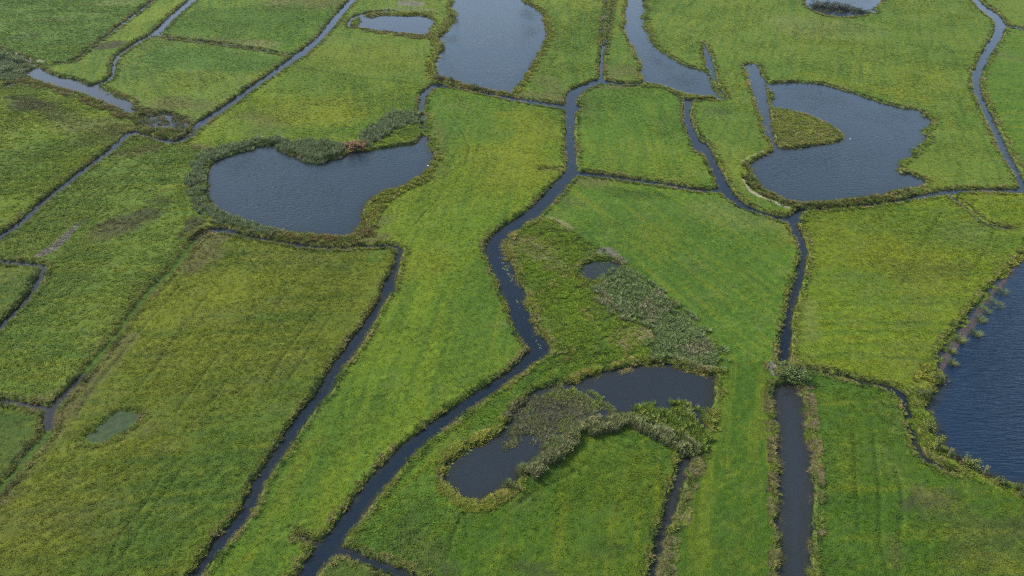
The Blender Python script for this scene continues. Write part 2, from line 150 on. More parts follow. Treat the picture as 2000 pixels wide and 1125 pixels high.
CUTS = [[(5.3, 181.1, 0.64), (8.4, 176.7, 0.74), (11.5, 175.8, 0.7), (20.5, 163.7, 0.64), (28.4, 155.6, 0.6), (33.2, 146.7, 0.53), (39.6, 135.0, 0.5), (44.2, 122.1, 0.5), (44.9, 118.0, 0.5), (43.3, 113.0, 0.5), (40.6, 110.2, 0.5)], [(-4.0, 80.9, 0.5), (-4.8, 79.5, 0.5), (-8.1, 76.1, 0.5), (-11.6, 71.2, 0.5), (-16.0, 67.0, 0.5), (-18.7, 65.7, 0.5)], [(7.6, 120.0, 0.5), (11.4, 115.8, 0.5), (13.1, 109.4, 0.5), (13.4, 106.4, 0.5)], [(43.9, 115.6, 0.5), (48.8, 115.3, 0.5), (56.1, 114.5, 0.5)], [(78.5, 85.9, 0.5), (82.7, 82.7, 0.5), (87.2, 79.0, 0.5), (90.6, 76.1, 0.5)], [(77.5, 105.9, 0.5), (83.6, 108.6, 0.5), (90.5, 111.0, 0.5)], [(-98.7, 312.3, 2.09), (-80.1, 303.1, 2.08), (-61.3, 295.3, 2.11), (-43.5, 289.4, 2.09), (-31.8, 284.5, 2.31)], [(103.5, 286.5, 1.24), (105.4, 287.5, 1.25)], [(-31.0, 283.7, 0.68), (-34.8, 297.4, 0.64), (-35.4, 332.9, 0.75), (-33.7, 366.7, 0.8), (-35.3, 454.5, 0.94)], [(36.9, 291.1, 0.9), (37.8, 301.4, 0.92), (39.1, 312.3, 0.95), (41.1, 327.8, 0.99), (42.9, 340.3, 1.02), (45.2, 358.3, 1.07), (49.1, 385.7, 1.14), (52.9, 411.0, 1.2), (57.2, 442.5, 1.27), (62.0, 478.4, 1.36)], [(57.9, 116.6, 0.5), (54.7, 106.4, 0.5)], [(55.7, 113.0, 0.5), (63.0, 112.4, 0.5)], [(-205.7, 304.0, 2.01), (-210.0, 296.2, 2.0), (-217.3, 283.7, 1.94)], [(-117.0, 230.7, 0.9), (-101.5, 221.5, 0.71), (-93.6, 209.7, 0.51)], [(-30.4, 234.8, 0.66), (-32.3, 247.2, 0.69), (-33.4, 253.7, 0.7), (-34.3, 260.6, 0.72), (-34.8, 269.2, 0.76), (-34.5, 278.2, 0.95), (-32.3, 283.7, 1.41), (-30.3, 286.1, 2.28), (-26.3, 284.5, 2.07), (-19.5, 282.1, 1.99), (-9.5, 276.7, 1.89), (0.0, 271.4, 1.86)], [(125.1, 190.6, 0.89), (118.6, 188.9, 0.86), (112.4, 186.8, 0.85), (104.7, 184.7, 0.87), (97.7, 183.0, 0.89), (91.4, 181.8, 0.93), (86.6, 181.8, 0.94), (82.8, 181.0, 0.71), (80.1, 177.8, 0.61)], [(-84.8, 165.2, 0.5), (-86.3, 182.6, 0.53)], [(-43.3, 169.1, 0.5), (-39.0, 160.3, 0.5)], [(32.9, 91.6, 0.5), (32.4, 89.3, 0.5)], [(-168.8, 309.5, 0.5), (-165.1, 291.1, 0.5), (-144.5, 264.8, 0.5), (-131.1, 247.2, 0.5), (-115.2, 230.1, 0.5)], [(-211.1, 313.2, 1.58), (-204.8, 310.4, 1.57)], [(-205.5, 309.5, 1.82), (-204.0, 312.3, 1.83)], [(82.4, 272.9, 1.15), (83.6, 269.2, 1.14)]]
PATCHES = [([(-186.5, 264.8, 10.35), (-177.2, 262.0, 10.26)], 'peat', 0.75, 2), ([(-197.0, 272.1, 6.15), (-190.5, 269.2, 7.12)], 'peat', 0.6, 2), ([(-172.2, 256.4, 8.12), (-164.5, 252.4, 8.02)], 'peat', 0.5, 2), ([(-156.6, 244.6, 12.85), (-137.7, 239.6, 14.76)], 'brownish', 0.5, 3), ([(-145.6, 230.1, 14.0), (-140.3, 234.8, 12.93)], 'peat', 0.35, 3), ([(-109.3, 172.5, 10.52), (-103.6, 178.6, 9.13)], 'peat', 0.75, 2), ([(-105.0, 186.8, 4.6), (-100.6, 185.9, 4.58)], 'peat', 0.5, 2), ([(-89.3, 166.6, 2.98), (-88.6, 174.7, 4.63)], 'peat', 0.8, 1), ([(-110.7, 167.3, 6.94), (-108.3, 170.2, 7.03)], 'brownish', 0.5, 2), ([(-127.7, 220.1, 7.1), (-121.8, 222.3, 7.16)], 'brownish', 0.7, 2), ([(-190.3, 339.2, 12.77), (-187.9, 342.5, 10.73)], 'peat', 0.8, 1), ([(-233.9, 357.1, 8.03), (-239.3, 353.7, 7.96)], 'peat', 0.4, 2), ([(-243.9, 385.7, 9.63), (-235.4, 384.4, 9.6)], 'peat', 0.3, 2), ([(-134.4, 267.7, 10.99), (-116.5, 262.0, 9.6)], 'brownish', 0.5, 3), ([(-168.6, 353.7, 8.35), (-121.3, 344.7, 12.26)], 'brownish', 0.45, 3), ([(-120.7, 342.5, 14.61), (-114.9, 340.3, 10.9)], 'straw', 0.5, 3), ([(-124.2, 420.0, 33.8), (-110.5, 420.0, 30.72)], 'brownish', 0.6, 4), ([(-161.7, 380.5, 44.36), (-134.9, 391.1, 56.83)], 'vivid', 0.7, 6), ([(-153.6, 323.8, 28.97), (-113.3, 312.3, 24.8)], 'fresh2', 0.85, 3), ([(-149.5, 266.2, 4.06), (-127.5, 263.4, 4.02)], 'brownish', 0.4, 3), ([(-225.5, 420.0, 18.42), (-214.1, 420.0, 12.28)], 'straw', 0.35, 4), ([(-82.1, 253.7, 27.62), (-64.9, 256.4, 27.85)], 'yellow', 0.55, 8), ([(-78.3, 323.8, 34.34), (-58.7, 316.0, 40.43)], 'yellow', 0.35, 8), ([(-94.7, 253.7, 12.24), (-84.8, 239.6, 11.7)], 'brownish', 0.45, 5), ([(-85.8, 239.6, 7.35), (-56.8, 239.6, 9.8), (-40.0, 260.6, 6.5)], 'fresh2', 0.6, 4), ([(-35.9, 165.9, 4.32), (-40.8, 164.5, 3.58)], 'brownish', 0.7, 1.5), ([(-35.9, 176.3, 6.16), (-38.0, 170.2, 4.0)], 'brownish', 0.5, 2), ([(-24.9, 222.3, 4.48), (-21.8, 212.8, 4.0), (-24.4, 202.0, 3.57)], 'brownish', 0.4, 2), ([(-27.0, 247.2, 2.96), (-24.0, 223.4, 4.11)], 'brownish', 0.55, 2), ([(-30.2, 266.2, 6.89), (-21.8, 237.2, 6.06), (-19.8, 222.3, 5.52), (-21.5, 207.8, 4.22)], 'fresh2', 0.5, 3), ([(-7.9, 218.0, 16.66), (0.0, 198.2, 15.52)], 'yellow', 0.5, 8), ([(-21.7, 152.5, 11.55), (-18.4, 155.0, 10.51)], 'yellow', 0.45, 4), ([(3.0, 252.4, 15.16), (11.9, 234.8, 17.92)], 'yellow', 0.6, 6), ([(2.3, 222.3, 15.31), (8.7, 207.8, 14.55)], 'yellow', 0.6, 6), ([(-60.2, 153.7, 5.25), (-48.3, 155.0, 7.92)], 'brownish', 0.25, 4), ([(-35.6, 157.0, 5.07), (-32.7, 159.0, 3.84)], 'fresh2', 0.6, 2), ([(-79.7, 157.0, 10.24), (-81.2, 150.6, 6.1), (-79.1, 165.9, 5.93)], 'brownish', 0.75, 1.5), ([(-84.8, 122.7, 4.63), (-85.5, 113.2, 4.43), (-86.4, 103.5, 5.8), (-86.3, 95.1, 5.65)], 'brownish', 0.8, 1.5), ([(-87.0, 91.6, 5.04), (-87.2, 84.0, 3.84), (-87.0, 78.7, 3.34)], 'brownish', 0.75, 1.5), ([(-75.9, 137.0, 17.93), (-66.4, 142.6, 18.42)], 'yellow', 0.5, 8), ([(-77.0, 112.8, 12.28), (-70.7, 115.0, 14.34)], 'yellow', 0.3, 8), ([(-76.9, 81.6, 9.62), (-78.6, 75.9, 9.26)], 'yellow', 0.3, 8), ([(-81.2, 74.6, 9.01), (-70.1, 77.3, 6.12)], 'brownish', 0.3, 6), ([(-53.3, 100.8, 5.42), (-50.3, 79.9, 3.33)], 'fresh2', 0.5, 5), ([(-70.8, 95.0, 5.59), (-68.8, 96.4, 3.62)], 'brownish', 0.35, 3), ([(150.3, 372.8, 42.56), (168.2, 365.4, 31.36)], 'straw', 0.25, 6), ([(124.8, 297.9, 10.61), (150.8, 278.2, 8.31), (162.0, 267.7, 7.92)], 'yellow', 0.4, 3), ([(218.8, 327.8, 8.26), (223.6, 319.9, 8.1)], 'brownish', 0.6, 4), ([(195.8, 338.2, 74.57), (217.4, 349.1, 60.92)], 'fresh2', 0.25, 8), ([(14.1, 291.1, 9.16), (18.8, 275.1, 6.57)], 'brownish', 0.45, 3), ([(6.5, 275.1, 8.54), (20.1, 269.2, 6.99)], 'brownish', 0.6, 2), ([(41.3, 297.9, 11.3), (49.7, 304.9, 15.36)], 'brownish', 0.5, 3), ([(28.6, 282.9, 4.74), (49.8, 284.5, 4.76)], 'brownish', 0.7, 1.5), ([(29.1, 275.1, 5.91), (27.0, 256.4, 5.58)], 'brownish', 0.4, 3), ([(33.1, 272.1, 20.88), (49.5, 247.2, 29.08)], 'fresh2', 0.3, 6), ([(74.2, 257.8, 8.45), (77.9, 256.4, 8.41)], 'peat', 0.5, 1.5), ([(72.2, 260.6, 24.13), (78.5, 234.8, 22.24)], 'fresh2', 0.4, 4), ([(21.8, 199.2, 7.41), (27.3, 199.2, 6.48)], 'brownish', 0.6, 2), ([(14.2, 189.3, 8.7), (18.0, 185.9, 7.16)], 'brownish', 0.35, 3), ([(30.7, 191.9, 5.31), (44.5, 189.3, 5.25)], 'dark', 0.5, 2), ([(37.0, 167.3, 9.3), (39.3, 159.0, 5.39)], 'yellow', 0.3, 6), ([(58.8, 181.0, 15.07), (66.4, 173.2, 11.67)], 'straw', 0.22, 4), ([(72.7, 173.2, 4.42), (74.2, 167.3, 4.31)], 'straw', 0.35, 3), ([(84.2, 167.3, 23.3), (93.4, 162.4, 30.46)], 'yellow', 0.5, 10), ([(106.7, 152.5, 9.14), (99.4, 140.5, 8.66), (90.9, 129.1, 5.51)], 'brownish', 0.28, 6), ([(120.5, 165.9, 10.9), (128.1, 173.2, 7.49)], 'straw', 0.22, 6), ([(69.3, 134.3, 3.62), (65.6, 123.2, 2.85)], 'straw', 0.3, 2), ([(80.9, 116.7, 6.03), (85.1, 113.2, 5.91)], 'brownish', 0.3, 3), ([(61.6, 109.9, 5.41), (70.5, 105.4, 2.64)], 'fresh2', 0.6, 3), ([(58.3, 94.3, 4.86), (50.4, 70.7, 5.2)], 'fresh2', 0.4, 4), ([(66.5, 78.1, 2.22), (68.6, 79.9, 1.63)], 'peat', 0.8, 1.2), ([(70.1, 81.0, 3.63), (73.3, 79.9, 2.62)], 'brownish', 0.7, 2), ([(82.9, 73.8, 4.36), (82.9, 71.7, 4.29)], 'peat', 0.5, 3), ([(62.3, 92.6, 2.41), (59.1, 83.1, 2.27)], 'yellow', 0.35, 3), ([(69.0, 91.6, 0.93), (67.0, 87.1, 0.9)], 'brownish', 0.5, 1), ([(61.4, 70.7, 0.62), (59.9, 66.8, 0.6)], 'brownish', 0.6, 1), ([(74.1, 70.7, 9.39), (77.1, 68.2, 9.23)], 'brownish', 0.3, 4), ([(76.1, 81.6, 1.92), (76.6, 79.9, 1.58)], 'peat', 0.4, 1.5), ([(-12.4, 68.2, 3.66), (-17.0, 70.7, 4.66)], 'brownish', 0.35, 3), ([(-14.4, 66.3, 1.41), (-10.1, 65.8, 1.4)], 'peat', 0.5, 1.5), ([(-21.9, 73.8, 5.33), (-12.9, 74.3, 5.35)], 'dark', 0.3, 4), ([(-6.0, 70.7, 4.79), (-1.7, 75.9, 5.12), (4.7, 79.9, 5.5), (16.9, 84.6, 5.73)], 'vivid', 0.5, 4), ([(12.6, 91.0, 1.94), (22.9, 93.0, 2.08), (28.3, 87.7, 2.86)], 'fresh2', 0.6, 2), ([(0.0, 66.8, 1.43), (5.3, 65.6, 1.42)], 'peat', 0.5, 1.5), ([(14.0, 70.4, 1.53), (16.6, 69.9, 1.53)], 'dark', 0.6, 1.5), ([(-113.4, 129.1, 7.32), (-97.3, 121.8, 8.81)], 'fresh2', 0.4, 6), ([(-89.8, 96.8, 0.62), (-98.9, 99.0, 3.12)], 'dark', 0.4, 3), ([(-95.0, 103.9, 2.16), (-91.8, 104.7, 2.16)], 'straw', 0.4, 1), ([(4.6, 175.5, 4.59), (11.5, 176.3, 2.99), (15.8, 171.0, 1.75)], 'strawv', 0.75, 1), ([(2.2, 161.7, 8.75), (9.2, 157.6, 7.37)], 'strawv', 0.55, 2), ([(15.5, 165.9, 9.49), (17.4, 161.7, 6.99)], 'marshd', 0.4, 3), ([(24.0, 122.3, 4.31), (32.4, 125.6, 4.39)], 'strawv', 0.75, 1.5), ([(29.1, 128.1, 2.41), (31.6, 128.6, 2.41)], 'peat', 0.6, 1), ([(24.3, 159.0, 3.31), (28.0, 154.4, 2.16)], 'mudgrey', 0.8, 0.8), ([(10.0, 143.2, 7.69), (14.2, 131.7, 7.27)], 'lime2', 0.8, 3), ([(5.1, 149.3, 8.71), (13.3, 143.4, 8.47)], 'lime2', 0.75, 3), ([(20.5, 135.4, 4.64), (21.2, 124.2, 3.76)], 'marshd', 0.45, 2), ([(8.9, 120.4, 2.72), (18.7, 116.7, 4.01)], 'dark', 0.5, 2), ([(2.9, 113.2, 3.34), (14.6, 116.7, 2.55)], 'dark', 0.3, 2), ([(18.7, 144.4, 6.88), (23.8, 142.1, 4.53)], 'brownish', 0.6, 1.5), ([(-133.9, 253.7, 12.24), (-114.9, 243.4, 11.85)], 'peat', 0.55, 2), ([(8.3, 107.8, 2.1), (4.4, 104.7, 1.98), (1.1, 100.5, 1.86)], 'peat', 0.5, 1.5), ([(16.8, 145.7, 2.03), (20.8, 145.1, 1.97), (25.0, 146.9, 1.63)], 'brownish', 0.7, 0.6), ([(-122.5, 156.6, 2.38), (-120.9, 160.7, 2.73), (-120.4, 165.2, 1.92), (-120.5, 172.1, 1.14)], 'mudgrey', 1.0, 0.5), ([(-120.5, 172.1, 1.3), (-119.5, 176.3, 0.92)], 'mudgrey', 0.6, 0.6), ([(71.5, 201.0, 0.5), (71.6, 192.4, 0.67), (75.3, 187.2, 1.0), (77.6, 184.3, 1.1), (79.6, 182.0, 0.79)], 'sand', 0.9, 0.35), ([(73.9, 212.8, 0.61), (77.9, 216.9, 0.67), (84.8, 222.3, 0.58)], 'sand', 0.4, 0.3), ([(54.5, 113.2, 2.99), (54.7, 111.1, 1.97)], 'mudgrey', 0.9, 0.4), ([(56.1, 115.9, 1.4), (55.1, 114.5, 1.39)], 'mudgrey', 0.6, 0.4), ([(-227.8, 328.8, 3.15), (-224.7, 327.8, 3.15)], 'sand', 0.8, 0.5), ([(-209.8, 317.0, 2.13), (-208.0, 316.4, 2.13)], 'sand', 1.0, 0.4), ([(-111.5, 229.0, 2.38), (-103.2, 223.9, 3.12)], 'brownish', 0.9, 1), ([(34.0, 87.7, 1.41), (31.5, 83.1, 1.37), (28.2, 75.9, 1.74), (25.2, 70.7, 1.88)], 'peat', 0.45, 0.8), ([(0.0, 156.3, 0.91), (2.0, 148.7, 0.88)], 'strawv', 0.6, 0.6), ([(-2.0, 163.1, 2.24), (-0.9, 155.7, 2.17)], 'strawv', 0.7, 0.8), ([(-68.2, 408.0, 5.68), (-46.3, 405.1, 8.48)], 'mudgrey', 0.3, 2), ([(-57.7, 420.0, 13.75), (-53.7, 418.5, 10.97)], 'mudgrey', 0.7, 1.5), ([(55.5, 334.0, 1.13), (55.6, 323.8, 1.1)], 'sand', 0.5, 0.6)]
MUD = [(132.3, 157.3), (127.4, 152.8), (121.5, 147.2), (116.7, 142.8), (111.9, 138.1), (107.6, 133.8), (103.0, 129.1), (99.4, 125.6), (95.3, 121.8), (91.3, 117.2), (89.1, 113.7), (90.3, 112.6), (92.4, 114.8), (97.8, 120.1), (101.9, 124.4), (106.9, 129.4), (111.0, 134.0), (115.4, 139.1), (123.3, 146.0), (129.1, 152.1), (132.6, 155.3)]

